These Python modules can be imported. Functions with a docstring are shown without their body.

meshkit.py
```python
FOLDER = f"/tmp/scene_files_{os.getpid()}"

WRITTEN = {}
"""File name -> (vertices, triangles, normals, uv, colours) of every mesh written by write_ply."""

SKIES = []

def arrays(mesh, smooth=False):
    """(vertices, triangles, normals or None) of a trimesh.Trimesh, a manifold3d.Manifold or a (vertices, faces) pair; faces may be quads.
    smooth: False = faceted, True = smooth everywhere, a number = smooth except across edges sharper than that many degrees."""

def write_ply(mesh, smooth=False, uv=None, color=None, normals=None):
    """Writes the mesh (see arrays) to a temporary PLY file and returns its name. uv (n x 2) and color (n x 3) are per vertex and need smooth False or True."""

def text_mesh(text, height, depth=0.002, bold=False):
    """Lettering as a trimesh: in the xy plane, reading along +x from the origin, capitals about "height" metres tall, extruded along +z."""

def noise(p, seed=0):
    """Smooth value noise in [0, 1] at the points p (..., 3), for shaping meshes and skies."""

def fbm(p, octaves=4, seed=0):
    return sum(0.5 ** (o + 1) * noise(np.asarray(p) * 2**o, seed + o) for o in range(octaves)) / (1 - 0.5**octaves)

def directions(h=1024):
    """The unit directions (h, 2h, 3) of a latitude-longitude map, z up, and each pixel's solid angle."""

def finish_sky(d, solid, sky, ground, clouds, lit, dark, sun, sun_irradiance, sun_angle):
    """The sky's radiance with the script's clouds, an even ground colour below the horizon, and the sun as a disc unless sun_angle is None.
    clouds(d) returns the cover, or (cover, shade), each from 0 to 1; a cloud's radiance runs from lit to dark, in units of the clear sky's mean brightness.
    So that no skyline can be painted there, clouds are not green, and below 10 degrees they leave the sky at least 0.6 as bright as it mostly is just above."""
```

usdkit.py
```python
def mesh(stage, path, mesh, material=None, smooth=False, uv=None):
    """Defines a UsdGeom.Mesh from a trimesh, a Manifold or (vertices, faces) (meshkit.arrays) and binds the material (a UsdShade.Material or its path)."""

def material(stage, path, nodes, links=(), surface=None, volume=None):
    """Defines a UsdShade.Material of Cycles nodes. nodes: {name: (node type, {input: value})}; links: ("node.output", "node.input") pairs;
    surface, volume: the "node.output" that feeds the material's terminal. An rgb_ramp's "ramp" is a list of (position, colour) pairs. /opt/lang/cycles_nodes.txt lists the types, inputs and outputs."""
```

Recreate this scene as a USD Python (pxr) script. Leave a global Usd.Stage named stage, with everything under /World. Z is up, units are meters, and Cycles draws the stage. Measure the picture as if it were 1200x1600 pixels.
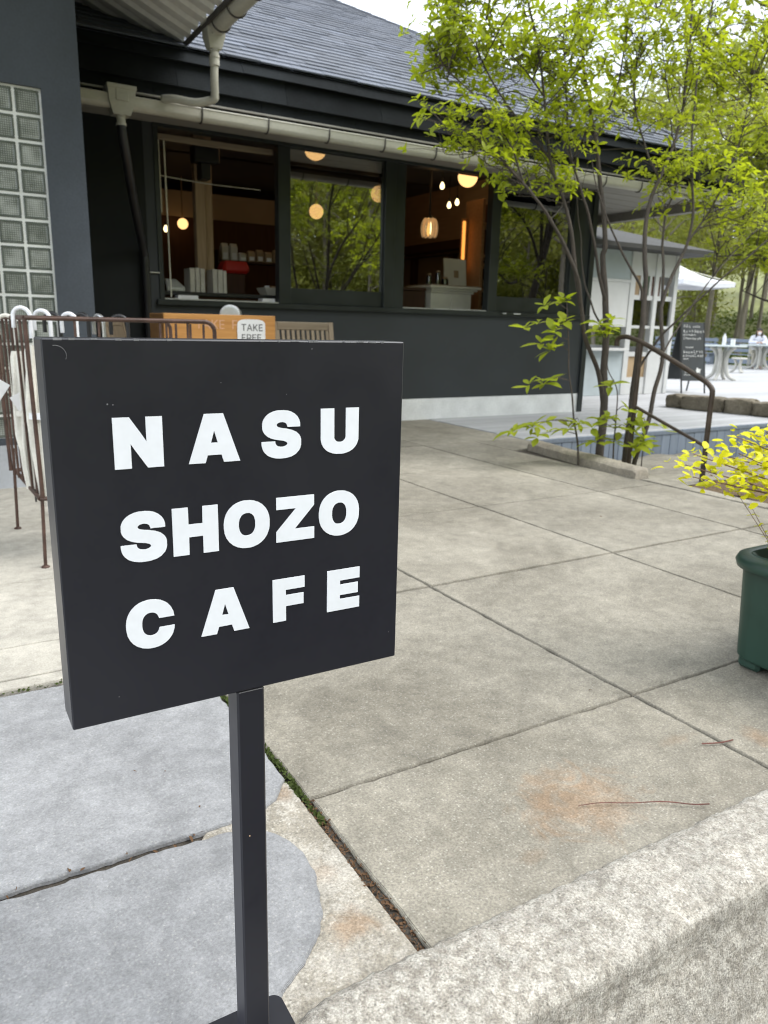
import math, random
import numpy as np, trimesh, usdkit, meshkit
from pxr import Usd, UsdGeom, UsdLux, UsdShade, Gf, Sdf
from shapely.geometry import Polygon, LineString, box as sbox
from shapely import affinity
import manifold3d as m3

stage = Usd.Stage.CreateInMemory()
UsdGeom.SetStageUpAxis(stage, UsdGeom.Tokens.z)
UsdGeom.SetStageMetersPerUnit(stage, 1.0)
UsdGeom.Xform.Define(stage, '/World')
UsdGeom.Scope.Define(stage, '/World/Looks')
rng = random.Random(7)
nrg = np.random.default_rng(11)

# ---------------------------------------------------------------- camera, sky, sun, exposure
EXPOSURE = 1.6
SKY_STRENGTH = 0.10
CLOUD = (6.35, 6.75, 7.25)
SUN_INTENSITY, SUN_ANGLE = 0.35, 40.0
SUN_DIR = np.array([0.55, -0.45, 0.95]); SUN_DIR /= np.linalg.norm(SUN_DIR)   # towards the sun
R_, D_, F_ = [[0.8594534, -0.5106801, 0.02336], [-0.1033401, -0.2183059, -0.9703934], [0.5006602, 0.8315939, -0.2403975]]
cam = UsdGeom.Camera.Define(stage, '/World/camera')
cam.AddTransformOp().Set(Gf.Matrix4d(*R_, 0, *[-x for x in D_], 0, *[-x for x in F_], 0, 0, 0, 1.15, 1))
cam.CreateHorizontalApertureAttr(36.0)
cam.CreateVerticalApertureAttr(48.0)
cam.CreateFocalLengthAttr(36.0 * 1179 / 1200)
cam.CreateFStopAttr(11.0)
cam.CreateFocusDistanceAttr(1.15)
cam.CreateExposureAttr(EXPOSURE)
cam.CreateClippingRangeAttr(Gf.Vec2f(0.05, 2000))

elev, sky_rot = math.asin(SUN_DIR[2]), math.atan2(SUN_DIR[0], SUN_DIR[1])
dome = UsdLux.DomeLight.Define(stage, '/World/sky')
dome.GetPrim().SetCustomDataByKey('kind', 'structure')
sky_mat = usdkit.material(stage, '/World/Looks/sky_material', {
    'sky': ('sky_texture', {'sky_type': 'single_scattering', 'sun_disc': False, 'sun_elevation': elev, 'sun_rotation': sky_rot}),
    'tc': ('texture_coordinate', {}),
    'n': ('noise_texture', {'scale': 2.2, 'detail': 5.0, 'roughness': 0.6}),
    'r': ('map_range', {'from_min': 0.30, 'from_max': 0.62, 'to_min': 0.72, 'to_max': 0.98, 'clamp': True}),
    'mix': ('mix', {'color2': CLOUD}),
    'bg': ('background_shader', {'strength': SKY_STRENGTH})},
    [('tc.generated', 'n.vector'), ('n.fac', 'r.value'), ('r.result', 'mix.fac'), ('sky.color', 'mix.color1'), ('mix.color', 'bg.color')], surface='bg.background')
UsdShade.MaterialBindingAPI.Apply(dome.GetPrim()).Bind(sky_mat)
sun = UsdLux.DistantLight.Define(stage, '/World/sun')
sun.CreateNormalizeAttr(True)
sun.CreateIntensityAttr(SUN_INTENSITY)
sun.CreateAngleAttr(SUN_ANGLE)
sun.CreateColorAttr(Gf.Vec3f(1.0, 0.975, 0.93))
z_ = Gf.Vec3d(*SUN_DIR.tolist())
x_ = Gf.Cross(Gf.Vec3d(0, 0, 1), z_).GetNormalized()
y_ = Gf.Cross(z_, x_)
sun.AddTransformOp().Set(Gf.Matrix4d(*x_, 0, *y_, 0, *z_, 0, 0, 0, 30, 1))

# ---------------------------------------------------------------- materials
def mat(name, nodes, links, surface):
    return usdkit.material(stage, '/World/Looks/' + name, nodes, links, surface=surface)

def paint(name, col, rough=0.5, vary=0.12, scale=3.0, grain=60.0, bump=0.05, metal=0.0, spec=0.5, coat=0.0, stretch=(1, 1, 1), col2=None, obj=False, rnd=0.0):
    """A surface of one colour with broad mottling, fine grain and a slight relief."""
    c = np.array(col); c2 = np.array(col2) if col2 is not None else np.clip(c * (1 + 2 * vary), 0, 1)
    c1 = c * (1 - 2 * vary) if col2 is None else c
    nodes = {'g': ('geometry', {}), 'tc': ('texture_coordinate', {}), 'oi': ('object_info', {}),
             'mp': ('mapping', {'scale': stretch}),
             'n': ('noise_texture', {'scale': scale, 'detail': 6.0, 'roughness': 0.62}),
             'f': ('noise_texture', {'scale': grain, 'detail': 3.0, 'roughness': 0.6}),
             'r': ('rgb_ramp', {'ramp': [(0.28, c1), (0.72, c2)]}),
             'fr': ('map_range', {'from_min': 0.3, 'from_max': 0.7, 'to_min': 1 - vary, 'to_max': 1 + vary}),
             'rr': ('map_range', {'from_min': 0.0, 'from_max': 1.0, 'to_min': 1 - rnd, 'to_max': 1 + rnd}),
             'mm': ('math', {'math_type': 'multiply'}),
             'h': ('hsv', {'saturation': 1.0}),
             'b': ('bump', {'strength': min(1.0, bump * 4), 'distance': 0.02 * bump}),
             'rm': ('map_range', {'from_min': 0.3, 'from_max': 0.7, 'to_min': max(0.02, rough - 0.08), 'to_max': min(1.0, rough + 0.08)}),
             'p': ('principled_bsdf', {'metallic': metal, 'specular_ior_level': spec, 'coat_weight': coat, 'coat_roughness': 0.1})}
    links = [('tc.object' if obj else 'g.position', 'mp.vector'), ('mp.vector', 'n.vector'), ('mp.vector', 'f.vector'), ('n.fac', 'r.fac'), ('f.fac', 'fr.value'),
             ('oi.random', 'rr.value'), ('rr.result', 'mm.value1'), ('fr.result', 'mm.value2'), ('mm.value', 'h.value'), ('r.color', 'h.color'),
             ('h.color', 'p.base_color'), ('f.fac', 'b.height'), ('b.normal', 'p.normal'), ('n.fac', 'rm.value'), ('rm.result', 'p.roughness')]
    return mat(name, nodes, links, 'p.BSDF')

def concrete(name, dark, light, speck=0.35, rough=0.85, relief=1.0, stain=None, big=0.9, grit=170.0, rnd=0.04, blotch=None, pits=False, fleck=0.0, bt=(1.02, 1.22), bs=(26.0, 4.0)):
    """Weathered concrete: broad clouds of tone, mid blotches, aggregate specks and pits; stain: (centre, radius, colour) of rust; blotch: pale lichen colour."""
    nodes = {'g': ('geometry', {}), 'oi': ('object_info', {}),
             'n1': ('noise_texture', {'scale': big, 'detail': 8.0, 'roughness': 0.68, 'distortion': 0.4}),
             'n2': ('noise_texture', {'scale': 14.0, 'detail': 8.0, 'roughness': 0.75}),
             'n4': ('noise_texture', {'scale': 4.2, 'detail': 6.0, 'roughness': 0.7, 'distortion': 0.6}), 'm4': ('map_range', {'from_min': 0.3, 'from_max': 0.7, 'to_min': 0.86, 'to_max': 1.14}), 'm5': ('math', {'math_type': 'multiply'}),
             'n3': ('noise_texture', {'scale': grit, 'detail': 4.0, 'roughness': 0.7}),
             'v': ('voronoi_texture', {'scale': grit * 0.9}),
             'r1': ('rgb_ramp', {'ramp': [(0.30, dark), (0.70, light)]}),
             'm2': ('map_range', {'from_min': 0.3, 'from_max': 0.7, 'to_min': 0.76, 'to_max': 1.2}),
             'm3': ('map_range', {'from_min': 0.28, 'from_max': 0.72, 'to_min': 1 - speck, 'to_max': 1 + speck}),
             'mm': ('math', {'math_type': 'multiply'}), 'mr': ('math', {'math_type': 'multiply'}),
             'rr': ('map_range', {'to_min': 1 - rnd, 'to_max': 1 + rnd}),
             'h': ('hsv', {}),
             'ad': ('math', {'math_type': 'multiply_add', 'value2': 0.5}),
             'b': ('bump', {'strength': 0.6, 'distance': 0.0035 * relief}),
             'p': ('principled_bsdf', {'roughness': rough, 'specular_ior_level': 0.3})}
    links = [('g.position', 'n1.vector'), ('g.position', 'n2.vector'), ('g.position', 'n3.vector'), ('g.position', 'v.vector'), ('n1.fac', 'r1.fac'),
             ('n2.fac', 'm2.value'), ('n3.fac', 'm3.value'), ('m2.result', 'mm.value1'), ('m3.result', 'mm.value2'), ('oi.random', 'rr.value'), ('g.position', 'n4.vector'), ('n4.fac', 'm4.value'), ('mm.value', 'm5.value1'), ('m4.result', 'm5.value2'),
             ('m5.value', 'mr.value1'), ('rr.result', 'mr.value2'), ('mr.value', 'h.value'),
             ('n2.fac', 'ad.value1'), ('n3.fac', 'ad.value3'), ('ad.value', 'b.height'), ('b.normal', 'p.normal')]
    col = 'r1.color'
    if blotch is not None:
        nodes.update({'nb': ('noise_texture', {'scale': bs[0], 'detail': 7.0, 'roughness': 0.8}), 'nb2': ('noise_texture', {'scale': bs[1], 'detail': 3.0}), 'nba': ('math', {'math_type': 'add'}),
                      'mb': ('map_range', {'from_min': bt[0], 'from_max': bt[1], 'to_max': 0.85, 'clamp': True}), 'xb': ('mix', {'color2': blotch})})
        links += [('g.position', 'nb.vector'), ('g.position', 'nb2.vector'), ('nb.fac', 'nba.value1'), ('nb2.fac', 'nba.value2'), ('nba.value', 'mb.value'), ('mb.result', 'xb.fac'), (col, 'xb.color1')]
        col = 'xb.color'
    if fleck:
        nodes.update({'fv': ('voronoi_texture', {'scale': 150.0}), 'fs': ('separate_color', {}), 'fc': ('map_range', {'from_min': 0.78, 'from_max': 0.80, 'clamp': True}), 'fd': ('map_range', {'from_min': 0.28, 'from_max': 0.42, 'to_min': fleck, 'to_max': 0.0, 'clamp': True}), 'fm': ('math', {'math_type': 'multiply'}), 'fx': ('mix', {'color2': (0.52, 0.50, 0.45)}),
                      'ft': ('map_range', {'from_min': 0.20, 'from_max': 0.21, 'to_min': 1.0, 'to_max': 0.0, 'clamp': True}), 'fk': ('math', {'math_type': 'multiply', 'value2': 0.8}), 'fn': ('math', {'math_type': 'multiply'}), 'fy': ('mix', {'color2': (0.09, 0.085, 0.075)})})
        links += [('g.position', 'fv.vector'), ('fv.color', 'fs.color'), ('fs.r', 'fc.value'), ('fv.distance', 'fd.value'), ('fc.result', 'fm.value1'), ('fd.result', 'fm.value2'), ('fm.value', 'fx.fac'), (col, 'fx.color1'),
                  ('fs.r', 'ft.value'), ('ft.result', 'fk.value1'), ('fk.value', 'fn.value1'), ('fd.result', 'fn.value2'), ('fn.value', 'fy.fac'), ('fx.color', 'fy.color1')]
        col = 'fy.color'
    if pits:
        nodes.update({'vp': ('voronoi_texture', {'scale': 62.0}), 'vm': ('map_range', {'from_min': 0.08, 'from_max': 0.22, 'to_min': 0.6, 'to_max': 0.0, 'clamp': True}), 'vn': ('noise_texture', {'scale': 7.0, 'detail': 2.0}), 'vq': ('map_range', {'from_min': 0.56, 'from_max': 0.66, 'clamp': True}), 'vx': ('math', {'math_type': 'multiply'}), 'xp': ('mix', {'color2': (0.07, 0.06, 0.05)})})
        links += [('g.position', 'vp.vector'), ('vp.distance', 'vm.value'), ('g.position', 'vn.vector'), ('vn.fac', 'vq.value'), ('vm.result', 'vx.value1'), ('vq.result', 'vx.value2'), ('vx.value', 'xp.fac'), (col, 'xp.color1')]
        col = 'xp.color'
    for i, (c, rad, sc, amount) in enumerate(stain or []):
        k = f's{i}'
        nodes.update({k + 'd': ('vector_math', {'math_type': 'subtract', 'vector2': c}), k + 'e': ('vector_math', {'math_type': 'multiply', 'vector2': (1 / rad[0], 1 / rad[1], 1.0)}), k + 'l': ('vector_math', {'math_type': 'length'}),
                      k + 'n': ('noise_texture', {'scale': 11.0, 'detail': 8.0, 'roughness': 0.72, 'distortion': 1.2}), k + 'a': ('math', {'math_type': 'multiply_add', 'value2': 2.6}),
                      k + 'm': ('map_range', {'from_min': 1.55, 'from_max': 2.25, 'to_min': amount, 'to_max': 0.0, 'clamp': True}), k + 'x': ('mix', {'color2': sc})})
        links += [('g.position', k + 'd.vector1'), (k + 'd.vector', k + 'e.vector1'), (k + 'e.vector', k + 'l.vector1'), ('g.position', k + 'n.vector'), (k + 'n.fac', k + 'a.value1'), (k + 'l.value', k + 'a.value3'),
                  (k + 'a.value', k + 'm.value'), (k + 'm.result', k + 'x.fac'), (col, k + 'x.color1')]
        col = k + 'x.color'
    links += [(col, 'h.color'), ('h.color', 'p.base_color')]
    return mat(name, nodes, links, 'p.BSDF')

def wood(name, dark, light, axis='x', scale=1.0, rough=0.55, spec=0.3):
    st = {'x': (0.6, 9, 9), 'y': (9, 0.6, 9), 'z': (9, 9, 0.6)}[axis]
    nodes = {'g': ('geometry', {}), 'oi': ('object_info', {}), 'mp': ('mapping', {'scale': tuple(s * scale for s in st)}),
             'n': ('noise_texture', {'scale': 4.0, 'detail': 7.0, 'roughness': 0.65, 'distortion': 0.5}),
             'r': ('rgb_ramp', {'ramp': [(0.25, dark), (0.75, light)]}),
             'rr': ('map_range', {'to_min': 0.88, 'to_max': 1.12}), 'h': ('hsv', {}),
             'b': ('bump', {'strength': 0.3, 'distance': 0.003}), 'p': ('principled_bsdf', {'roughness': rough, 'specular_ior_level': spec})}
    links = [('g.position', 'mp.vector'), ('mp.vector', 'n.vector'), ('n.fac', 'r.fac'), ('oi.random', 'rr.value'), ('rr.result', 'h.value'), ('r.color', 'h.color'), ('h.color', 'p.base_color'), ('n.fac', 'b.height'), ('b.normal', 'p.normal')]
    return mat(name, nodes, links, 'p.BSDF')

def leaf_mat(name, dark, light, trans, tfac=0.45, rough=0.5):
    nodes = {'g': ('geometry', {}), 'oi': ('object_info', {}), 'sum': ('math', {'math_type': 'add'}), 'fr': ('math', {'math_type': 'fraction'}),
             'r': ('rgb_ramp', {'ramp': [(0.0, dark), (1.0, light)]}), 't': ('mix', {'mix_type': 'multiply', 'fac': 1.0, 'color2': trans}),
             'p': ('principled_bsdf', {'roughness': rough, 'specular_ior_level': 0.35}), 'tr': ('translucent_bsdf', {}), 'm': ('mix_closure', {'fac': tfac})}
    links = [('g.random_per_island', 'sum.value1'), ('oi.random', 'sum.value2'), ('sum.value', 'fr.value1'), ('fr.value', 'r.fac'), ('r.color', 'p.base_color'), ('r.color', 't.color1'), ('t.color', 'tr.color'),
             ('p.BSDF', 'm.closure1'), ('tr.BSDF', 'm.closure2')]
    return mat(name, nodes, links, 'm.closure')

def glow(name, col, strength):
    return mat(name, {'e': ('emission', {'color': col, 'strength': strength})}, [], 'e.emission')

M = {}
rust = (0.235, 0.138, 0.070)
M['slab'] = concrete('slab_concrete', (0.155, 0.141, 0.112), (0.312, 0.289, 0.240), speck=0.38, fleck=0.30, rnd=0.11, stain=[((1.30, 1.17, 0), (0.20, 0.16), rust, 0.52), ((1.06, 1.07, 0), (0.05, 0.03), rust, 0.2), ((2.0, 1.13, 0), (0.06, 0.08), rust, 0.4), ((1.75, 1.25, 0), (0.10, 0.03), rust, 0.2)])
M['patch'] = concrete('old_patch_concrete', (0.20, 0.178, 0.14), (0.31, 0.285, 0.238), speck=0.4, blotch=(0.38, 0.355, 0.31), bt=(0.94, 1.10), fleck=0.4, bs=(60.0, 6.0), stain=[((0.60, 1.10, 0), (0.07, 0.06), rust, 0.5), ((0.62, 1.26, 0), (0.05, 0.05), rust, 0.25), ((0.66, 1.56, 0), (0.04, 0.05), rust, 0.4)])
M['skim'] = concrete('grey_cement', (0.205, 0.207, 0.211), (0.275, 0.277, 0.282), speck=0.24, fleck=0.18, relief=0.7, big=1.6)
M['porch'] = concrete('porch_concrete', (0.34, 0.32, 0.275), (0.47, 0.445, 0.39), speck=0.26, relief=0.6)
M['lip'] = concrete('lip_concrete', (0.25, 0.228, 0.192), (0.33, 0.305, 0.262), speck=0.5, relief=2.4, blotch=(0.46, 0.435, 0.385), grit=210.0, pits=True, big=1.6, fleck=0.55, bt=(0.88, 1.14), bs=(95.0, 48.0))
M['kerb'] = concrete('kerb_stone', (0.22, 0.19, 0.15), (0.36, 0.33, 0.27), speck=0.3, relief=2.0, grit=90.0)
M['rock'] = concrete('rock', (0.10, 0.085, 0.06), (0.24, 0.21, 0.16), speck=0.35, relief=3.0, grit=60.0, rnd=0.15, big=2.5)
M['dirt'] = paint('joint_dirt', (0.05, 0.042, 0.032), 0.95, 0.3, 20, 150, 0.4)
M['soil'] = concrete('soil', (0.06, 0.04, 0.022), (0.15, 0.105, 0.06), speck=0.6, relief=6.0, grit=70.0, big=2.0)
M['earth'] = concrete('earth', (0.12, 0.12, 0.05), (0.22, 0.24, 0.085), speck=0.4, relief=4.0, grit=40.0, big=0.5)
M['asphalt'] = concrete('asphalt', (0.06, 0.059, 0.057), (0.095, 0.093, 0.088), speck=0.4, relief=2.0)
M['moss'] = leaf_mat('moss_green', (0.05, 0.07, 0.015), (0.12, 0.16, 0.03), (1, 1, 0.6), 0.2, 0.9)
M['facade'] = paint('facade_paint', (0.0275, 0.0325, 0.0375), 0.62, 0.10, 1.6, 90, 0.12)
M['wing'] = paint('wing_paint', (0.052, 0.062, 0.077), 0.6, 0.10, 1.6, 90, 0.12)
M['facade_shaded'] = paint('shaded_facade_paint', (0.006, 0.0085, 0.0095), 0.6, 0.10, 1.6, 90, 0.12, spec=0.3)  # facade paint again, with the shade of the recess put into its colour
M['plinth'] = paint('plinth_white', (0.72, 0.73, 0.74), 0.7, 0.08, 3.0, 60, 0.1)
M['plinth_grey'] = paint('plinth_grey', (0.40, 0.42, 0.45), 0.7, 0.05, 2.0, 60, 0.1)
M['frame'] = paint('window_frame_paint', (0.014, 0.018, 0.018), 0.42, 0.12, 3.0, 80, 0.05)
M['sillmetal'] = paint('sill_metal', (0.55, 0.55, 0.53), 0.35, 0.08, 5.0, 80, 0.02, metal=0.4)
M['vinyl'] = paint('gutter_vinyl', (0.42, 0.41, 0.35), 0.38, 0.07, 2.0, 40, 0.03, stretch=(1, 1, 3))
M['black'] = paint('black_plastic', (0.012, 0.012, 0.013), 0.4, 0.1, 5, 60, 0.04)
M['strap'] = paint('strap_metal', (0.05, 0.045, 0.04), 0.6, 0.1, 5, 60, 0.04)
M['fascia'] = paint('fascia_shingle', (0.015, 0.0172, 0.0188), 0.9, 0.22, 2.2, 120, 0.25, rnd=0.10, spec=0.12)
M['shingle'] = paint('roof_shingle', (0.108, 0.122, 0.155), 0.44, 0.16, 2.0, 220, 0.6, rnd=0.28)
M['soffit'] = wood('soffit_boards', (0.20, 0.19, 0.17), (0.33, 0.315, 0.285), 'x')
M['beige'] = wood('beige_board', (0.18, 0.14, 0.10), (0.26, 0.21, 0.15), 'x')
M['tin'] = paint('white_tin', (0.62, 0.62, 0.58), 0.45, 0.06, 2.0, 30, 0.03)
M['mortar'] = paint('white_grout', (0.74, 0.75, 0.72), 0.7, 0.05, 4.0, 80, 0.1)
M['rustmetal'] = paint('brown_metal', (0.065, 0.035, 0.026), 0.5, 0.25, 14.0, 120, 0.12, metal=0.2)
M['railmetal'] = paint('rail_metal', (0.045, 0.032, 0.022), 0.45, 0.22, 10.0, 120, 0.1, metal=0.3)
M['cloth'] = paint('umbrella_cloth', (0.64, 0.62, 0.56), 0.6, 0.08, 8.0, 100, 0.1)
M['blackcloth'] = paint('black_cloth', (0.018, 0.018, 0.02), 0.7, 0.1, 8.0, 100, 0.1)
M['whiteplastic'] = paint('white_plastic', (0.72, 0.73, 0.76), 0.3, 0.03, 8.0, 100, 0.02)
M['orangewood'] = wood('orange_wood', (0.42, 0.19, 0.055), (0.60, 0.31, 0.10), 'x')
M['orangeend'] = wood('orange_wood_end', (0.32, 0.15, 0.05), (0.46, 0.24, 0.09), 'y')
M['teak'] = wood('teak', (0.19, 0.145, 0.10), (0.31, 0.25, 0.18), 'z')
M['teakx'] = wood('teak_rail', (0.19, 0.145, 0.10), (0.31, 0.25, 0.18), 'x')
M['paper'] = paint('white_paper', (0.76, 0.76, 0.77), 0.7, 0.02, 4, 60, 0.01)
M['ink'] = paint('marker_ink', (0.03, 0.03, 0.035), 0.6, 0.05, 4, 60, 0.01)
M['chalkpink'] = paint('faint_chalk', (0.62, 0.36, 0.22), 0.8, 0.1, 40, 60, 0.01)
M['deck'] = wood('deck_boards', (0.34, 0.345, 0.36), (0.49, 0.495, 0.51), 'x', rough=0.6)
M['deckfront'] = wood('deck_front', (0.155, 0.185, 0.235), (0.215, 0.25, 0.305), 'z', rough=0.65)
M['board'] = paint('chalkboard', (0.035, 0.04, 0.042), 0.7, 0.12, 5, 60, 0.02)
M['chalk'] = paint('chalk', (0.68, 0.68, 0.66), 0.9, 0.1, 30, 60, 0.02)
M['parasol'] = paint('parasol_cloth', (0.60, 0.61, 0.64), 0.7, 0.03, 3, 60, 0.03)
M['cast'] = paint('cast_white', (0.50, 0.49, 0.45), 0.6, 0.08, 4, 60, 0.08)
M['tabletop'] = paint('table_top', (0.46, 0.51, 0.51), 0.4, 0.05, 4, 60, 0.03)
M['shedwhite'] = paint('kiosk_white', (0.56, 0.565, 0.56), 0.6, 0.04, 2, 60, 0.04)
M['shedgrey'] = paint('kiosk_grey', (0.40, 0.45, 0.47), 0.6, 0.06, 2, 60, 0.04)
M['shedroof'] = paint('kiosk_roof', (0.032, 0.031, 0.028), 0.7, 0.15, 2, 90, 0.2)
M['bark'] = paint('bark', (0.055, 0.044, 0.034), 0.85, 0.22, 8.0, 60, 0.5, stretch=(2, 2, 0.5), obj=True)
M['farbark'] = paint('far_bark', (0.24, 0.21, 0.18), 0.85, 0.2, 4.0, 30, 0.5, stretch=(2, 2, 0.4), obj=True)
M['leaf'] = leaf_mat('spring_leaf', (0.27, 0.335, 0.026), (0.41, 0.47, 0.045), (1.0, 1.0, 0.42), 0.66)
M['leaf2'] = leaf_mat('yellow_green_leaf', (0.29, 0.34, 0.03), (0.42, 0.47, 0.065), (1.0, 1.0, 0.45), 0.6)
M['farleaf'] = leaf_mat('far_leaf', (0.22, 0.255, 0.05), (0.40, 0.41, 0.12), (1.0, 1.0, 0.6), 0.45, 0.7)
M['fardark'] = leaf_mat('far_dark_leaf', (0.28, 0.31, 0.06), (0.46, 0.47, 0.13), (1.0, 1.0, 0.6), 0.55, 0.7)
M['shrubleaf'] = leaf_mat('golden_leaf', (0.52, 0.53, 0.010), (0.76, 0.72, 0.018), (1.0, 1.0, 0.45), 0.42)
M['shrubtwig'] = paint('shrub_twig', (0.16, 0.09, 0.06), 0.7, 0.2, 8, 60, 0.1)
M['pot'] = paint('green_pot', (0.008, 0.027, 0.018), 0.42, 0.10, 3.0, 300, 0.10)
M['dryleaf'] = leaf_mat('dry_leaf', (0.06, 0.032, 0.018), (0.22, 0.125, 0.06), (1, 0.8, 0.5), 0.2, 0.8)
M['redtwig'] = paint('red_twig', (0.13, 0.045, 0.035), 0.6, 0.2, 30, 100, 0.1)
M['grass'] = leaf_mat('ground_cover', (0.10, 0.14, 0.03), (0.22, 0.26, 0.06), (1, 1, 0.6), 0.3, 0.8)
# interior
M['wallcream'] = paint('cream_wall', (0.50, 0.40, 0.30), 0.7, 0.06, 1.0, 50, 0.04)
M['walldark'] = wood('dark_wall', (0.075, 0.034, 0.02), (0.13, 0.06, 0.036), 'z')
M['ceiling'] = wood('ceiling_boards', (0.30, 0.19, 0.11), (0.44, 0.29, 0.18), 'y')
M['darkwood'] = wood('dark_wood', (0.045, 0.020, 0.012), (0.08, 0.036, 0.02), 'z')
M['postwood'] = wood('post_wood', (0.34, 0.23, 0.13), (0.50, 0.36, 0.23), 'z')
M['shelfwood'] = wood('shelf_wood', (0.24, 0.12, 0.05), (0.38, 0.21, 0.09), 'x')
M['cream'] = paint('cream_paint', (0.66, 0.64, 0.54), 0.5, 0.04, 3, 60, 0.03)
M['book'] = paint('book_paper', (0.56, 0.53, 0.46), 0.7, 0.06, 9, 60, 0.03, rnd=0.15)
M['kraft'] = paint('kraft_paper', (0.34, 0.24, 0.14), 0.75, 0.08, 9, 60, 0.03, rnd=0.15)
M['red'] = paint('red_metal', (0.42, 0.02, 0.012), 0.4, 0.08, 5, 60, 0.02)
M['globe'] = glow('globe_glow', (1.0, 0.55, 0.205), 0.62)
M['bulb'] = glow('bulb_glow', (1.0, 0.78, 0.38), 1.2)
M['columnglow'] = glow('column_edge_glow', (1.0, 0.38, 0.07), 0.5)  # light on a wooden column edge, put in as emission

M['sign'] = paint('sign_black', (0.0066, 0.0066, 0.0102), 0.38, 0.015, 5.0, 400, 0.01, spec=0.6)
M['letter'] = paint('letter_white', (0.70, 0.72, 0.75), 0.45, 0.02, 5.0, 100, 0.01)
M['scratch'] = paint('scratch_grey', (0.16, 0.16, 0.165), 0.5, 0.1, 50, 100, 0.01)
M['steel'] = paint('steel', (0.55, 0.55, 0.55), 0.3, 0.06, 5, 60, 0.02, metal=0.9)
M['skin'] = paint('skin', (0.48, 0.31, 0.23), 0.55, 0.04, 8, 60, 0.02)
M['hair'] = paint('hair', (0.018, 0.012, 0.010), 0.45, 0.15, 30, 200, 0.1)
M['shirt'] = paint('white_shirt', (0.60, 0.61, 0.68), 0.75, 0.04, 10, 60, 0.05)
M['trouser'] = paint('beige_cloth', (0.46, 0.43, 0.36), 0.75, 0.04, 10, 60, 0.05)

def pane_mat(name, ior, tint):
    return mat(name, {'f': ('fresnel', {'IOR': ior}), 't': ('transparent_bsdf', {'color': tint}), 'g': ('glossy_bsdf', {'roughness': 0.0, 'color': (1, 1, 1)}), 'k': ('math', {'math_type': 'multiply', 'value2': 3.0, 'use_clamp': True}), 'm': ('mix_closure', {})},
               [('f.fac', 'k.value1'), ('k.value', 'm.fac'), ('t.BSDF', 'm.closure1'), ('g.BSDF', 'm.closure2')], 'm.closure')
M['glass'] = pane_mat('window_glass', 1.85, (0.90, 0.92, 0.90))
M['tinted'] = pane_mat('tinted_glass', 1.5, (0.30, 0.33, 0.36))
M['amber'] = mat('amber_glass', {'f': ('fresnel', {'IOR': 1.5}), 't': ('transparent_bsdf', {'color': (0.95, 0.72, 0.45)}), 'e': ('emission', {'color': (1.0, 0.62, 0.28), 'strength': 0.2}), 'g': ('glossy_bsdf', {'roughness': 0.05, 'color': (1, 1, 1)}), 'm': ('mix_closure', {}), 'a': ('mix_closure', {'fac': 0.4})},
                 [('f.fac', 'm.fac'), ('t.BSDF', 'a.closure1'), ('e.emission', 'a.closure2'), ('a.closure', 'm.closure1'), ('g.BSDF', 'm.closure2')], 'm.closure')
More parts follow.
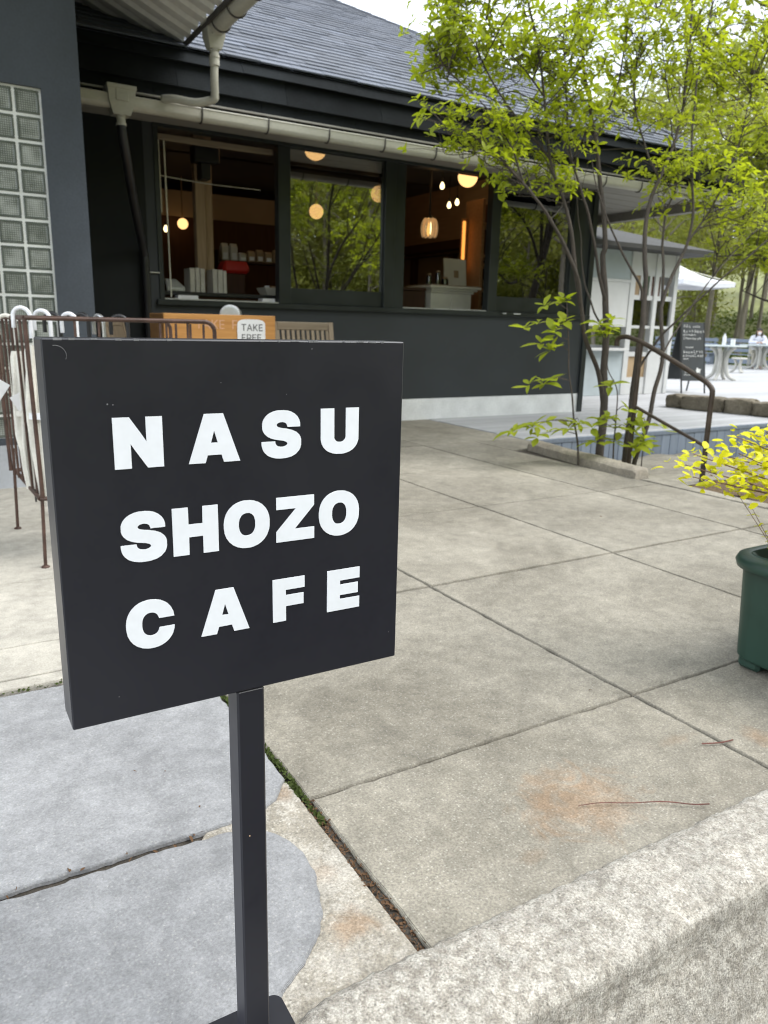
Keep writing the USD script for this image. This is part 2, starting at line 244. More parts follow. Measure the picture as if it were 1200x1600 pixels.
M['block'] = mat('glass_block', {
    'g': ('geometry', {}), 'w1': ('wave_texture', {'bands_direction': 'z', 'scale': 24.0}), 'w2': ('wave_texture', {'bands_direction': 'x', 'scale': 24.0}),
    'mx': ('math', {'math_type': 'multiply'}), 'n': ('noise_texture', {'scale': 9.0, 'detail': 3.0}), 'ms': ('math', {'math_type': 'multiply_add', 'value2': 0.5}),
    'oi': ('object_info', {}), 'ro': ('math', {'math_type': 'multiply_add', 'value2': 0.22}),
    'r': ('rgb_ramp', {'ramp': [(0.15, (0.055, 0.065, 0.055)), (0.62, (0.15, 0.165, 0.145)), (1.0, (0.42, 0.44, 0.41))]}),
    'b': ('bump', {'strength': 0.5, 'distance': 0.002}),
    'p': ('principled_bsdf', {'roughness': 0.12, 'specular_ior_level': 0.6})},
    [('g.position', 'w1.vector'), ('g.position', 'w2.vector'), ('g.position', 'n.vector'), ('w1.fac', 'mx.value1'), ('w2.fac', 'mx.value2'), ('mx.value', 'ms.value1'), ('oi.random', 'ro.value1'), ('n.fac', 'ro.value3'), ('ro.value', 'ms.value3'),
     ('ms.value', 'r.fac'), ('r.color', 'p.base_color'), ('mx.value', 'b.height'), ('b.normal', 'p.normal')], 'p.BSDF')
M['blockrim'] = paint('glass_block_rim', (0.11, 0.125, 0.11), 0.12, 0.12, 6, 60, 0.02, spec=0.6)

# ---------------------------------------------------------------- helpers
used, LOC = {}, {}
def numbered(parent, name):
    k = (parent, name); n = used.get(k, 0); used[k] = n + 1
    return f'{parent}/{name}' + (f'_{n:03d}' if n else '')

def tag(prim, label=None, cat=None, group=None, kind=None):
    p = prim.GetPrim()
    for k, v in (('label', label), ('category', cat), ('group', group), ('kind', kind)):
        if v: p.SetCustomDataByKey(k, v)
    return prim

def thing(name, label=None, cat=None, group=None, loc=(0, 0, 0), kind=None):
    path = numbered('/World', name)
    x = UsdGeom.Xform.Define(stage, path)
    x.AddTranslateOp().Set(Gf.Vec3d(*map(float, loc)))
    LOC[path] = np.array(loc, float)
    tag(x, label, cat, group, kind)
    return path

def part(parent, name, mesh, m, smooth=False, label=None, kind=None):
    path = numbered(parent, name)
    off = LOC.get(parent, np.zeros(3)); LOC[path] = off
    v, f = (mesh.vertices, mesh.faces) if hasattr(mesh, 'vertices') else mesh
    p = usdkit.mesh(stage, path, trimesh.Trimesh(np.asarray(v, float) - off, f, process=False), M[m] if isinstance(m, str) else m, smooth=smooth)
    tag(p, label=label, kind=kind)
    return path

def single(name, mesh, m, label, cat=None, group=None, smooth=False, kind=None):
    """A thing that is one mesh."""
    p = part('/World', name, mesh, m, smooth)
    tag(stage.GetPrimAtPath(p), label, cat, group, kind)
    return p

def dup(src, name, loc, rz=0.0, s=1.0, label=None, cat=None, group=None):
    path = numbered('/World', name)
    x = UsdGeom.Xform.Define(stage, path)
    x.GetPrim().GetReferences().AddInternalReference(Sdf.Path(src))
    x.ClearXformOpOrder()
    x.AddTransformOp(opSuffix='place').Set(Gf.Matrix4d().SetScale(s) * Gf.Matrix4d().SetRotate(Gf.Rotation(Gf.Vec3d(0, 0, 1), rz)) * Gf.Matrix4d().SetTranslate(Gf.Vec3d(*map(float, loc))))
    x.GetPrim().SetInstanceable(True)
    tag(x, label, cat, group)
    return path

def cr(a, b):
    return np.array([a[1] * b[2] - a[2] * b[1], a[2] * b[0] - a[0] * b[2], a[0] * b[1] - a[1] * b[0]])

def wav(x, y, k=0.0):
    """A cheap uneven height in [0, 1]."""
    return 0.5 + 0.25 * (math.sin(1.7 * x + 0.9 * y + k) * math.cos(1.1 * y - 0.6 * x + 2 * k) + math.sin(3.9 * x - 2.7 * y + 1.3 * k) * 0.6 + math.cos(2.3 * x + 4.9 * y) * 0.4)

def cat_(ms): return trimesh.util.concatenate([trimesh.Trimesh(m.vertices, m.faces, process=False) for m in ms])

BOXF = np.array([[0, 2, 1], [1, 2, 3], [4, 5, 6], [5, 7, 6], [0, 1, 4], [1, 5, 4], [2, 6, 3], [3, 6, 7], [0, 4, 2], [2, 4, 6], [1, 3, 5], [3, 7, 5]])
def bx(x0, x1, y0, y1, z0, z1):
    v = np.array([[x, y, z] for z in (z0, z1) for y in (y0, y1) for x in (x0, x1)], float)
    return trimesh.Trimesh(v, BOXF, process=False)

def cb(x0, x1, y0, y1, z0, z1, b=0.004):
    """A box with chamfered edges."""
    c, h = np.array([(x0 + x1) / 2, (y0 + y1) / 2, (z0 + z1) / 2]), np.array([x1 - x0, y1 - y0, z1 - z0]) / 2
    b = min(b, h.min() * 0.6); pts = []
    for s in np.ndindex(2, 2, 2):
        s = np.array(s) * 2 - 1
        for k in range(3):
            q = h - b; q[k] = h[k]; pts.append(c + s * q)
    return trimesh.convex.convex_hull(np.array(pts))

def rot(m, ang, axis, point=(0, 0, 0)):
    m = m.copy(); m.apply_transform(trimesh.transformations.rotation_matrix(ang, axis, point)); return m

def tube(pts, rad, n=8, cap=True):
    pts = np.asarray(pts, float); k = len(pts); rad = np.broadcast_to(np.asarray(rad, float), (k,))
    t = np.gradient(pts, axis=0); t /= np.maximum(np.linalg.norm(t, axis=1, keepdims=True), 1e-9)
    up = np.array([0, 0, 1.0]) if abs(t[0, 2]) < 0.9 else np.array([1.0, 0, 0])
    u = cr(t[0], up); u /= np.linalg.norm(u); V = []
    a = np.arange(n) / n * 2 * np.pi
    for i in range(k):
        u = u - t[i] * (u @ t[i]); u /= np.linalg.norm(u); w = cr(t[i], u)
        V.append(pts[i] + rad[i] * (np.cos(a)[:, None] * u + np.sin(a)[:, None] * w))
    V = np.vstack(V); F = []
    for i in range(k - 1):
        for j in range(n):
            p, q = i * n + j, i * n + (j + 1) % n
            F += [[p, q, p + n], [q, q + n, p + n]]
    if cap:
        V = np.vstack([V, pts[0], pts[-1]]); c0, c1 = len(V) - 2, len(V) - 1
        for j in range(n):
            F += [[c0, (j + 1) % n, j], [c1, (k - 1) * n + j, (k - 1) * n + (j + 1) % n]]
    return trimesh.Trimesh(V, np.array(F), process=False)

def spline(pts, n=8):
    """A smooth curve through the points (Catmull-Rom)."""
    p = np.asarray(pts, float); p = np.vstack([2 * p[0] - p[1], p, 2 * p[-1] - p[-2]]); out = []
    for i in range(1, len(p) - 2):
        for t in np.arange(n) / n:
            a, b, c, d = p[i - 1:i + 3]
            out.append(0.5 * (2 * b + (c - a) * t + (2 * a - 5 * b + 4 * c - d) * t * t + (3 * b - a - 3 * c + d) * t ** 3))
    return np.vstack([out, p[-2]])

def lathe(prof, n=24, at=(0, 0, 0)):
    r = np.array(prof, float); a = np.arange(n) / n * 2 * np.pi
    V = np.vstack([np.column_stack([x * np.cos(a), x * np.sin(a), np.full(n, z)]) for x, z in r]) + np.array(at); F = []
    for i in range(len(r) - 1):
        for j in range(n):
            p, q = i * n + j, i * n + (j + 1) % n
            F += [[p, q, p + n], [q, q + n, p + n]]
    V = np.vstack([V, np.array(at) + [0, 0, r[0][1]], np.array(at) + [0, 0, r[-1][1]]]); c0, c1 = len(V) - 2, len(V) - 1
    for j in range(n):
        F += [[c0, (j + 1) % n, j], [c1, (len(r) - 1) * n + j, (len(r) - 1) * n + (j + 1) % n]]
    return trimesh.Trimesh(V, np.array(F), process=False)

def extrude(poly, z0, z1):
    gs = getattr(poly, 'geoms', [poly])
    ms = []
    for g in gs:
        m = trimesh.creation.extrude_polygon(g, z1 - z0, engine='earcut'); m.apply_translation([0, 0, z0]); ms.append(m)
    return cat_(ms)

def jag(poly, step, amp, seed):
    """The polygon with its outline made slightly uneven."""
    ring = poly.exterior; n = max(8, int(ring.length / step))
    pts = np.array([ring.interpolate(i / n, normalized=True).coords[0] for i in range(n)] + list(ring.coords[:-1]))
    d = np.array([ring.project(__import__('shapely').Point(p)) for p in pts]); pts = pts[np.argsort(d)]
    q = np.column_stack([pts, np.zeros(len(pts))])
    o = np.column_stack([meshkit.fbm(q * 9 + 3, 3, seed), meshkit.fbm(q * 9 + 50, 3, seed + 5)]) - 0.5
    o2 = np.column_stack([meshkit.noise(q * 60, seed), meshkit.noise(q * 60 + 9, seed + 3)]) - 0.5
    return Polygon(pts + amp * 2 * o + amp * 1.2 * o2).buffer(0)

def slab(poly, z1, th=0.06, ch=0.004, step=0.05, amp=0.003, seed=1):
    """A paving slab: uneven outline and worn, stepped-down edges."""
    p = jag(poly, step, amp, seed) if amp else poly
    i1, i2 = p.buffer(-ch * 0.5), p.buffer(-ch * 1.2)
    return cat_([extrude(p, z1 - th, z1 - ch), extrude(i1, z1 - th, z1 - ch * 0.4), extrude(i2, z1 - th, z1)])

def hullspheres(a, ra, b, rb, n=10):
    return m3.Manifold.batch_hull([m3.Manifold.sphere(ra, n).translate(list(map(float, a))), m3.Manifold.sphere(rb, n).translate(list(map(float, b)))])

def body(bones, refine=0.03):
    m = m3.Manifold.batch_boolean([hullspheres(*b) for b in bones], m3.OpType.Add).refine_to_length(refine).to_mesh()
    t = trimesh.Trimesh(m.vert_properties[:, :3], m.tri_verts)
    trimesh.smoothing.filter_taubin(t, iterations=12)
    return t

# ================================================================ ground
EDGE_Y, LIPX = 0.93, 0.398
ground_poly = sbox(-260, -260, 320, 320)
hole = sbox(-6, -1.5, 4.95, 40)                                       # the raised forecourt and the buildings stand here
gv = []
def zg(x, y):
    """Height of the natural ground: a lower lane before the wall, a planted bed, the wood floor."""
    d = math.hypot(max(0, x - 30), max(0, y - 26, -20 - y))
    z = -0.46 + 0.125 * max(0.0, d - 6) if d > 6 else -0.46
    z += 0.30 * (wav(x * .3, y * .3) - 0.5) * min(1, d / 10)
    if x < 8 and 0.5 < y < 6.2:                                       # bed behind the kerb falls from the paving
        t = min(1.0, max(0.0, (x - 5.6) / 1.6)); u = min(1.0, max(0.0, (y - 3.7) / 2.3))
        z = max(z, -0.035 - 0.33 * max(t * 0.8, u * 0.9) + 0.05 * (wav(x * 3, y * 3, 1.0) - 0.5))
    return z
gx = np.unique(np.concatenate([np.linspace(-260, -10, 14), np.linspace(-10, 4.0, 12), np.linspace(4.7, 9, 26), np.linspace(9, 60, 30), np.linspace(60, 320, 14)]))
gy = np.unique(np.concatenate([np.linspace(-260, -20, 14), np.linspace(-20, 0, 12), np.linspace(0.3, 6.5, 36), np.linspace(6.5, 60, 30), np.linspace(60, 320, 14)]))
GV = np.array([[x, y, (-0.10 if 4.6 < x < 8.2 and 0.4 < y < 6.3 else 0.0) + min(zg(x, y), -0.46) if (x < 4.7 or y > 6.2) and x < 14 and y < 22 and y > -1 else zg(x, y)] for y in gy for x in gx])
nx = len(gx); GF = []
for j in range(len(gy) - 1):
    for i in range(nx - 1):
        p = j * nx + i; GF += [[p, p + 1, p + nx], [p + 1, p + nx + 1, p + nx]]
g_ = single('ground', trimesh.Trimesh(GV, GF, process=False), 'earth', 'bare earth and low spring grass of the wood round the cafe', smooth=True, kind='structure')
soil = [[x, y] for x in np.linspace(4.93, 9.4, 72) for y in np.linspace(1.2, 6.0, 60)]
SV = np.array([[x, y, zg(x, y) + 0.025 + 0.03 * wav(x * 14, y * 14)] for x, y in soil]); SF = []
def used_only(v, f):
    t = trimesh.Trimesh(v, f, process=False); t.remove_unreferenced_vertices(); return t
LF = []
for i in range(71):
    for j in range(59):
        p = i * 60 + j; x, y = soil[p]
        (LF if 3.72 < y < 4.42 or (y >= 4.42 and x > 5.55) or (x > 6.0 and y > 3.0) else SF).extend([[p, p + 60, p + 1], [p + 1, p + 60, p + 61]])
single('landing', used_only([[a, b, c + 0.02 - 0.03 * wav(a * 14, b * 14)] for a, b, c in SV], LF), 'slab', 'pale concrete landing sloping away beside the handrail', smooth=True, kind='structure')
single('planting_bed', used_only(SV, SF), 'soil', 'bare brown soil of the planting bed beyond the paving edge', smooth=True, kind='structure')
single('lane', bx(-8, 12, -9, 0.70, -0.46, -0.40), 'asphalt', 'dark lane below the retaining wall', kind='structure')

# ---------------------------------------------------------------- pavement: slabs
pv = thing('pavement', 'weathered concrete slab forecourt in front of the cafe', kind='structure')
part(pv, 'base', cat_([extrude(sbox(-6, -1.5, 0.395, 0.86), -0.3, -0.012), extrude(sbox(-6, 0.86, 4.97, 8.0), -0.3, -0.012)]), 'dirt')
xs = [0.703, 1.868, 3.046, 4.152, 4.80]
ysl = [0.86, 1.503, 2.683, 3.842, 5.010, 6.175, 7.965]
k = 0
for i in range(len(xs) - 1):
    for j in range(len(ysl) - 1):
        if i == 3 and j >= 4: continue
        gap0 = 0.009 if i == 0 and j == 0 else 0.005
        k += 1
        part(pv, 'slab', slab(sbox(xs[i] + gap0, ysl[j] + 0.004, xs[i + 1] - 0.004, ysl[j + 1] - 0.004), 0.0 - 0.0015 * ((k * 7) % 3), amp=0.0042, step=0.022 if i < 2 and j < 3 else 0.09, seed=k), 'slab')
for (a, b, c, d) in [(4.156, 5.014, 4.80, 6.171), (4.156, 6.179, 5.40, 7.96), (4.805, 5.60, 5.40, 6.171)]:
    part(pv, 'slab', slab(sbox(a, b, c, d), -0.001, seed=int(a * 100)), 'slab')
for a, b in [(0.9, 1.9), (1.91, 2.95), (2.96, 4.02)]:
    part(pv, 'edging', slab(sbox(4.812, a, 4.945, b), 0.004, th=0.14, seed=int(b * 10)), 'slab')
# left of the long joint: porch, two skimmed slabs, old patch
part(pv, 'old_patch', slab(Polygon([(0.30, 0.86), (0.688, 0.86), (0.692, 1.60), (0.66, 1.62), (0.52, 1.62), (0.30, 1.30)]), -0.0045, th=0.02, seed=31, amp=0.002), 'patch')
c1 = [(-6, -1.5), (0.41, -1.5), (0.41, 0.95), (0.405, 0.985), (0.420, 1.012), (0.452, 1.034), (0.49, 1.058), (0.541, 1.105), (0.572, 1.155), (0.588, 1.19), (0.603, 1.245), (0.610, 1.30), (0.611, 1.335), (0.603, 1.385), (0.585, 1.42), (0.560, 1.452), (0.49, 1.477), (0.30, 1.488), (0.0, 1.492), (-6, 1.495)]
part(pv, 'cement_slab', slab(Polygon(c1), 0.002, th=0.012, ch=0.003, step=0.014, amp=0.006, seed=41), 'skim')
c2 = [(-6, 1.512), (0.30, 1.512), (0.52, 1.507), (0.585, 1.512), (0.632, 1.545), (0.668, 1.585), (0.688, 1.61), (0.688, 2.43), (-6, 2.445)]
part(pv, 'cement_slab', slab(Polygon(c2), 0.002, th=0.012, ch=0.003, step=0.014, amp=0.005, seed=42), 'skim')
part(pv, 'porch_slab', slab(Polygon([(-6, 2.468), (0.690, 2.458), (0.692, 2.53), (-6, 2.545)]), 0.006, seed=43), 'porch')
jx = np.linspace(-6, 0.692, 90)
def crack(y0, amp, seed): return [(x, y0 + amp * (meshkit.fbm(np.array([x * 2.3, 0.5, 0.5]), 4, seed) - 0.5)) for x in jx]
q1, q2 = crack(2.83, 0.22, 3), crack(3.52, 0.30, 8)
part(pv, 'porch_slab', slab(Polygon([(0.692, 2.536), (-6, 2.551)] + [(x, y - 0.002) for x, y in q1]), 0.006, amp=0, ch=0.002, seed=44), 'porch')
part(pv, 'porch_slab', slab(Polygon([(x, y + 0.002) for x, y in q1] + [(x, y - 0.0015) for x, y in q2][::-1]), 0.006, amp=0, ch=0.002, seed=45), 'porch')
part(pv, 'porch_slab', slab(Polygon([(x, y + 0.0015) for x, y in q2] + [(0.692, 7.96), (-6, 7.96)]), 0.006, amp=0, ch=0.002, seed=46), 'porch')

# retaining wall lip along the near edge
prof = []
for z in np.arange(-0.47, 0.026, 0.0125): prof.append((z, 0.727 + 0.30 * min(0.0, z)))
prof += [(0.036, 0.729), (0.046, 0.735), (0.053, 0.748), (0.057, 0.765), (0.059, 0.785), (0.061, 0.805), (0.062, 0.825), (0.062, 0.845), (0.062, 0.865), (0.061, 0.885), (0.059, 0.905), (0.054, 0.920), (0.046, 0.931), (0.03, 0.936), (0.0, 0.940), (-0.5, 0.945)]
n = 420; X = np.concatenate([np.linspace(LIPX, 2.4, 380), np.linspace(2.45, 7.0, 40)])
XX, ZZ = np.meshgrid(X, [z for z, y in prof], indexing='ij'); YY = np.broadcast_to([y for z, y in prof], XX.shape)
Q = np.stack([XX, YY, ZZ], -1)
D = (meshkit.fbm(Q * 6, 4, 5) - 0.5) * 0.011 + (meshkit.noise(Q * 60, 6) + 0.6 * meshkit.noise(Q * 130, 7) - 0.8) * 0.0042
groove = np.zeros_like(XX)
for gz in (-0.03, -0.115, -0.20, -0.285): groove -= 0.0045 * np.exp(-((ZZ - gz + 0.004 * (meshkit.noise(Q * [3, 0, 0] + gz * 50, 3) - 0.5)) / 0.007) ** 2) * (0.4 + meshkit.noise(Q * [6, 0, 0] + gz * 90, 4)) * (YY < 0.74)
sh = np.minimum(1.0, 0.80 + (XX - LIPX) * 3.0)
WV = np.stack([XX, 0.83 + (YY - 0.83) * sh + np.where(YY > 0.83, D, -D - groove), ZZ + np.where((ZZ > 0.03), D, 0)], -1).reshape(-1, 3)
m_ = len(prof); WF = []
for i in range(n - 1):
    for j in range(m_ - 1):
        p = i * m_ + j; WF += [[p, p + m_, p + 1], [p + 1, p + m_, p + m_ + 1]]
WF += [[0, j, j + 1] for j in range(1, m_ - 1)] + [[(n - 1) * m_, (n - 1) * m_ + j + 1, (n - 1) * m_ + j] for j in range(1, m_ - 1)]
single('retaining_wall', trimesh.Trimesh(WV, WF, process=False), 'lip', 'rough pale concrete retaining wall along the near edge of the paving', 'wall', smooth=50)

# kerb stone beside the trees
kp = [(4.985, 5.60), (4.93, 5.35), (4.845, 4.75), (4.79, 4.32), (4.765, 4.06)]
kc = []
for a, b in zip(kp[:-1], kp[1:]):
    for t in np.linspace(0, 1, 9)[:-1]: kc.append((a[0] + (b[0] - a[0]) * t, a[1] + (b[1] - a[1]) * t))
kc.append(kp[-1]); KV = []
ring = [(-0.02, -0.1), (-0.015, 0.055), (0.02, 0.085), (0.10, 0.085), (0.16, 0.07), (0.185, 0.02), (0.19, -0.3)]
for i, (x, y) in enumerate(kc):
    e = 0.75 if i in (0, len(kc) - 1) else 1.0
    for dx, z in ring:
        d = 0.022 * (meshkit.fbm(np.array([x * 7, y * 7, z * 9 + dx * 9]), 3, 12) - 0.5)
        KV.append([x + 0.03 + dx * e + d, y, z * (e if z > 0 else 1) + d])
KF = []
for i in range(len(kc) - 1):
    for j in range(6):
        p = i * 7 + j; KF += [[p, p + 1, p + 7], [p + 1, p + 8, p + 7]]
KF += [[0, j + 1, j] for j in range(1, 6)] + [[(len(kc) - 1) * 7, (len(kc) - 1) * 7 + j, (len(kc) - 1) * 7 + j + 1] for j in range(1, 6)]
single('kerb_stone', trimesh.Trimesh(KV, KF, process=False), 'kerb', 'long low worn stone kerb at the foot of the tree clump', 'kerb', smooth=40)

# ---------------------------------------------------------------- deck
dk = thing('deck', 'pale painted board deck beside the cafe', kind='structure')
y = 6.055; i = 0
while y < 30:
    x1 = 26.0 if y > 8 else 24.0
    part(dk, 'board', cb(5.425 + 0.004 * (i % 3), 8.0 if False else x1, y, y + 0.136, -0.034, 0.002 * ((i * 5) % 3) / 2, 0.003), 'deck')
    y += 0.142; i += 1
x = 5.43; i = 0
while x < 16.0:
    part(dk, 'front_board', cb(x, x + 0.142, 6.020 + 0.0015 * (i % 3), 6.042, -0.46, -0.052, 0.003), 'deckfront')
    x += 0.148; i += 1
part(dk, 'top_trim', cb(5.42, 24, 6.012, 6.052, -0.050, -0.002, 0.004), 'deckfront')
part(dk, 'side_trim', cb(5.403, 5.420, 6.012, 7.96, -0.30, -0.004, 0.003), 'deckfront')
part(dk, 'joist', bx(5.45, 24, 6.06, 29.8, -0.44, -0.040), 'darkwood')

# ================================================================ cafe building
FY = 7.97
cafe = thing('cafe_building', 'charcoal cafe with a long band of sliding windows under a grey shingle roof', 'building', loc=(2.0, FY, 0))
part(cafe, 'wall', cat_([bx(2.0, 8.05, FY + 0.015, 8.115, 3.15, 3.7), bx(2.0, 8.05, FY, 8.12, 0.262, 1.296), bx(2.0, 2.095, FY, 8.12, 1.296, 3.15), bx(2.095, 8.05, FY + 0.02, 8.12, 3.02, 3.15), bx(7.86, 8.05, FY + 0.004, 8.14, 1.296, 3.02),
                   bx(7.93, 8.05, 8.12, 8.9, 0.262, 3.7), bx(7.93, 8.05, 8.9, 15.4, 0.262, 1.15), bx(7.93, 8.05, 8.9, 15.4, 2.35, 3.7), bx(7.93, 8.05, 15.4, 16.1, 0.262, 3.6), bx(-3, 8.05, 16.0, 16.12, -0.3, 3.6)]), 'facade')
part(cafe, 'wall', cat_([bx(-3.0, 1.999, FY + 0.002, 8.12, 0.262, 3.15)]), 'facade_shaded', label='wall section in the recess behind the gutter hopper, its colour darkened to stand for shade')
part(cafe, 'plinth', cat_([bx(2.0, 8.052, FY - 0.004, 8.12, -0.3, 0.262), bx(-3.0, 2.0, FY - 0.002, 8.12, -0.3, 0.262)]), 'plinth')
part(cafe, 'plinth', bx(7.95, 8.054, 8.12, 16.0, -0.3, 0.262), 'plinth')
part(cafe, 'corner_post', cb(7.99, 8.075, FY - 0.03, FY + 0.06, 0.0, 3.0, 0.004), 'frame')
part(cafe, 'drip_sill', cb(2.06, 8.07, FY - 0.045, FY + 0.06, 1.296, 1.352, 0.006), 'frame')
# window frame band: posts and head
for a, b, d in [(2.095, 2.145, 0), (3.395, 3.535, 0.01), (4.715, 4.85, 0), (4.862, 5.005, 0.03), (6.275, 6.415, 0.01), (7.66, 7.86, 0.0)]:
    part(cafe, 'window_post', cb(a, b, FY - 0.012 + d, FY + 0.11, 1.352, 3.0, 0.003), 'frame')
part(cafe, 'window_head', cb(2.095, 7.86, FY - 0.018, FY + 0.11, 2.955, 3.05, 0.003), 'frame')
for a, b in [(2.145, 3.395), (5.005, 6.275)]:
    part(cafe, 'sill_track', cb(a + 0.002, b - 0.002, FY + 0.012, FY + 0.075, 1.353, 1.366, 0.002), 'sillmetal')
def sash(x0, x1, z0, z1, rail):
    s = part(cafe, 'window', cat_([cb(x0, x1, FY + 0.025, FY + 0.065, 1.356, z0, 0.003), cb(x0, x1, FY + 0.026, FY + 0.064, z1, 2.954, 0.003), cb(x0, x0 + rail, FY + 0.025, FY + 0.065, z0, z1, 0.003), cb(x1 - rail, x1, FY + 0.025, FY + 0.065, z0, z1, 0.003)]), 'frame')
    part(s, 'pane', bx(x0 + rail - 0.004, x1 - rail + 0.004, FY + 0.044, FY + 0.047, z0 - 0.004, z1 + 0.004), 'glass')
sash(3.536, 4.714, 1.525, 2.945, 0.012)
sash(6.416, 7.659, 1.545, 2.945, 0.012)
part(cafe, 'paint_chip', cat_([bx(6.50, 6.56, FY - 0.0465, FY - 0.044, 1.33, 1.338), bx(6.68, 6.80, FY - 0.0465, FY - 0.044, 1.328, 1.338)]), 'plinth')
part(cafe, 'pipe_clip', cb(1.98, 2.10, FY - 0.02, FY + 0.01, 1.60, 1.612, 0.002), 'sillmetal')
# blind in the left window
bl = part(cafe, 'blind', cb(2.15, 3.39, FY + 0.12, FY + 0.17, 2.87, 2.93, 0.008), 'beige')
part(bl, 'cord', tube([(2.24, FY + 0.14, 2.87), (2.25, FY + 0.14, 1.38)], 0.008, 6), 'cream')
part(bl, 'cord', tube([(2.185, FY + 0.145, 2.87), (2.19, FY + 0.145, 2.2)], 0.008, 6), 'cream')

# eave: soffit, gutter, straps, fascia courses, hip roof
GY, XE = 7.06, 10.05
part(cafe, 'soffit', cat_([bx(-3, XE - 0.05, GY + 0.03 + 0.155 * i, GY + 0.03 + 0.155 * i + 0.149, 2.985 + 0.002 * (i % 2), 3.0) for i in range(6)] + [bx(8.05, XE - 0.05, GY + 0.96 + 0.155 * i, GY + 0.96 + 0.155 * i + 0.149, 2.985 + 0.002 * (i % 2), 3.0) for i in range(52)]), 'soffit')
part(cafe, 'side_beam', cb(9.83, 9.97, GY + 0.10, 16.1, 2.86, 2.984, 0.004), 'soffit')
part(cafe, 'side_beam', cb(8.1, 9.83, GY + 0.14, GY + 0.24, 2.88, 2.984, 0.004), 'soffit')
gut = []
for a in np.linspace(-0.12 * np.pi, -0.88 * np.pi, 12): gut.append((GY - 0.004 + 0.056 * np.cos(a), 2.897 + 0.064 * np.sin(a)))
gp = [(GY + 0.062, 2.925)] + gut + [(GY - 0.062, 2.925), (GY - 0.068, 2.930), (GY - 0.066, 2.938), (GY - 0.055, 2.934)] + [(GY + (y - GY) * 0.9, z + 0.006) for y, z in gut[::-1]] + [(GY + 0.056, 2.925)]
gm = extrude(Polygon(gp).buffer(0), -3.0, XE)
gm.apply_transform(np.array([[0, 0, 1, 0], [1, 0, 0, 0], [0, 1, 0, 0], [0, 0, 0, 1.0]]))
ga = part(cafe, 'gutter', gm, 'vinyl', smooth=35)
for x in np.arange(1.05, XE, 0.615):
    pts = [(x, GY + 0.07, 2.94)] + [(x, GY - 0.004 + 0.061 * np.cos(a), 2.895 + 0.069 * np.sin(a)) for a in np.linspace(0, -np.pi, 14)] + [(x, GY - 0.068, 2.945), (x, GY + 0.05, 2.955)]
    part(ga, 'strap', tube(pts, 0.0075, 5), 'strap')
def course(y0, z0, y1, z1, th, x0, x1, inset0, inset1):
    """One lapped course of the eave, with a return round the right-hand corner."""
    v = [[x0, y0, z0], [x1 - inset0, y0, z0], [x1 - inset1, y1, z1], [x0, y1, z1]]
    v2 = [[a, b + th, c - th * 0.2] for a, b, c in v]
    V = np.array(v + v2); return trimesh.convex.convex_hull(V)
pc = [(7.115, 2.90, 7.135, 3.115), (7.085, 3.10, 7.150, 3.315), (7.085, 3.30, 7.215, 3.455)]
fs = part(cafe, 'fascia', bx(-3, XE - 0.13, 7.15, 7.23, 2.95, 3.33), 'fascia')
for q, (y0, z0, y1, z1) in enumerate(pc):
    x = -3.0; i = 0
    while x < XE - 0.1:
        w = [0.98, 1.02, 0.95][q]; xe = min(x + w - 0.003, XE - 0.02 * q - 0.03)
        b = 0.004 * rng.random(); zz = 0.006 * (rng.random() - 0.5)
        part(fs, 'fascia_shingle', course(y0 - b, z0 + zz, y1 - b, z1, 0.022, x, xe, 0, 0), 'fascia')
        x += w; i += 1
# side courses (face +x)
for q, (y0, z0, y1, z1) in enumerate(pc):
    o0, o1 = y0 - 7.115, y1 - 7.115
    v = [[XE - 0.02 - o0, 7.10, z0], [XE - 0.02 - o0, 16.2, z0], [XE - 0.02 - o1, 16.2, z1], [XE - 0.02 - o1, 7.10 + o1, z1]]
    part(fs, 'side_course', trimesh.convex.convex_hull(np.array(v + [[a - 0.02, b, c - 0.004] for a, b, c in v])), 'fascia')
# roof planes
KR, R0 = 0.565, (7.16, 3.44)
RIDGE = 4.9
ry, rz, rx = R0[0] + RIDGE, R0[1] + KR * RIDGE, XE - 0.14 - RIDGE
RV = np.array([[-3, R0[0], R0[1] - 0.02], [XE - 0.14, R0[0], R0[1] - 0.02], [rx, ry, rz - 0.02], [-3, ry, rz - 0.02], [XE - 0.14, R0[0] + 2 * RIDGE, R0[1] - 0.02], [-3, R0[0] + 2 * RIDGE, R0[1] - 0.02]])
roof = part(cafe, 'roof', trimesh.Trimesh(RV, [[0, 1, 2], [0, 2, 3], [1, 4, 2], [4, 5, 3], [4, 3, 2], [0, 5, 4], [0, 4, 1]], process=False), 'shingle')
rest, singles, row = [], 0, 0
exp_, nrm = 0.148, np.array([0, -KR, 1]) / math.hypot(1, KR)
up = np.array([0, 1, KR]) / math.hypot(1, KR); slope_len = RIDGE * math.hypot(1, KR); s = -0.02
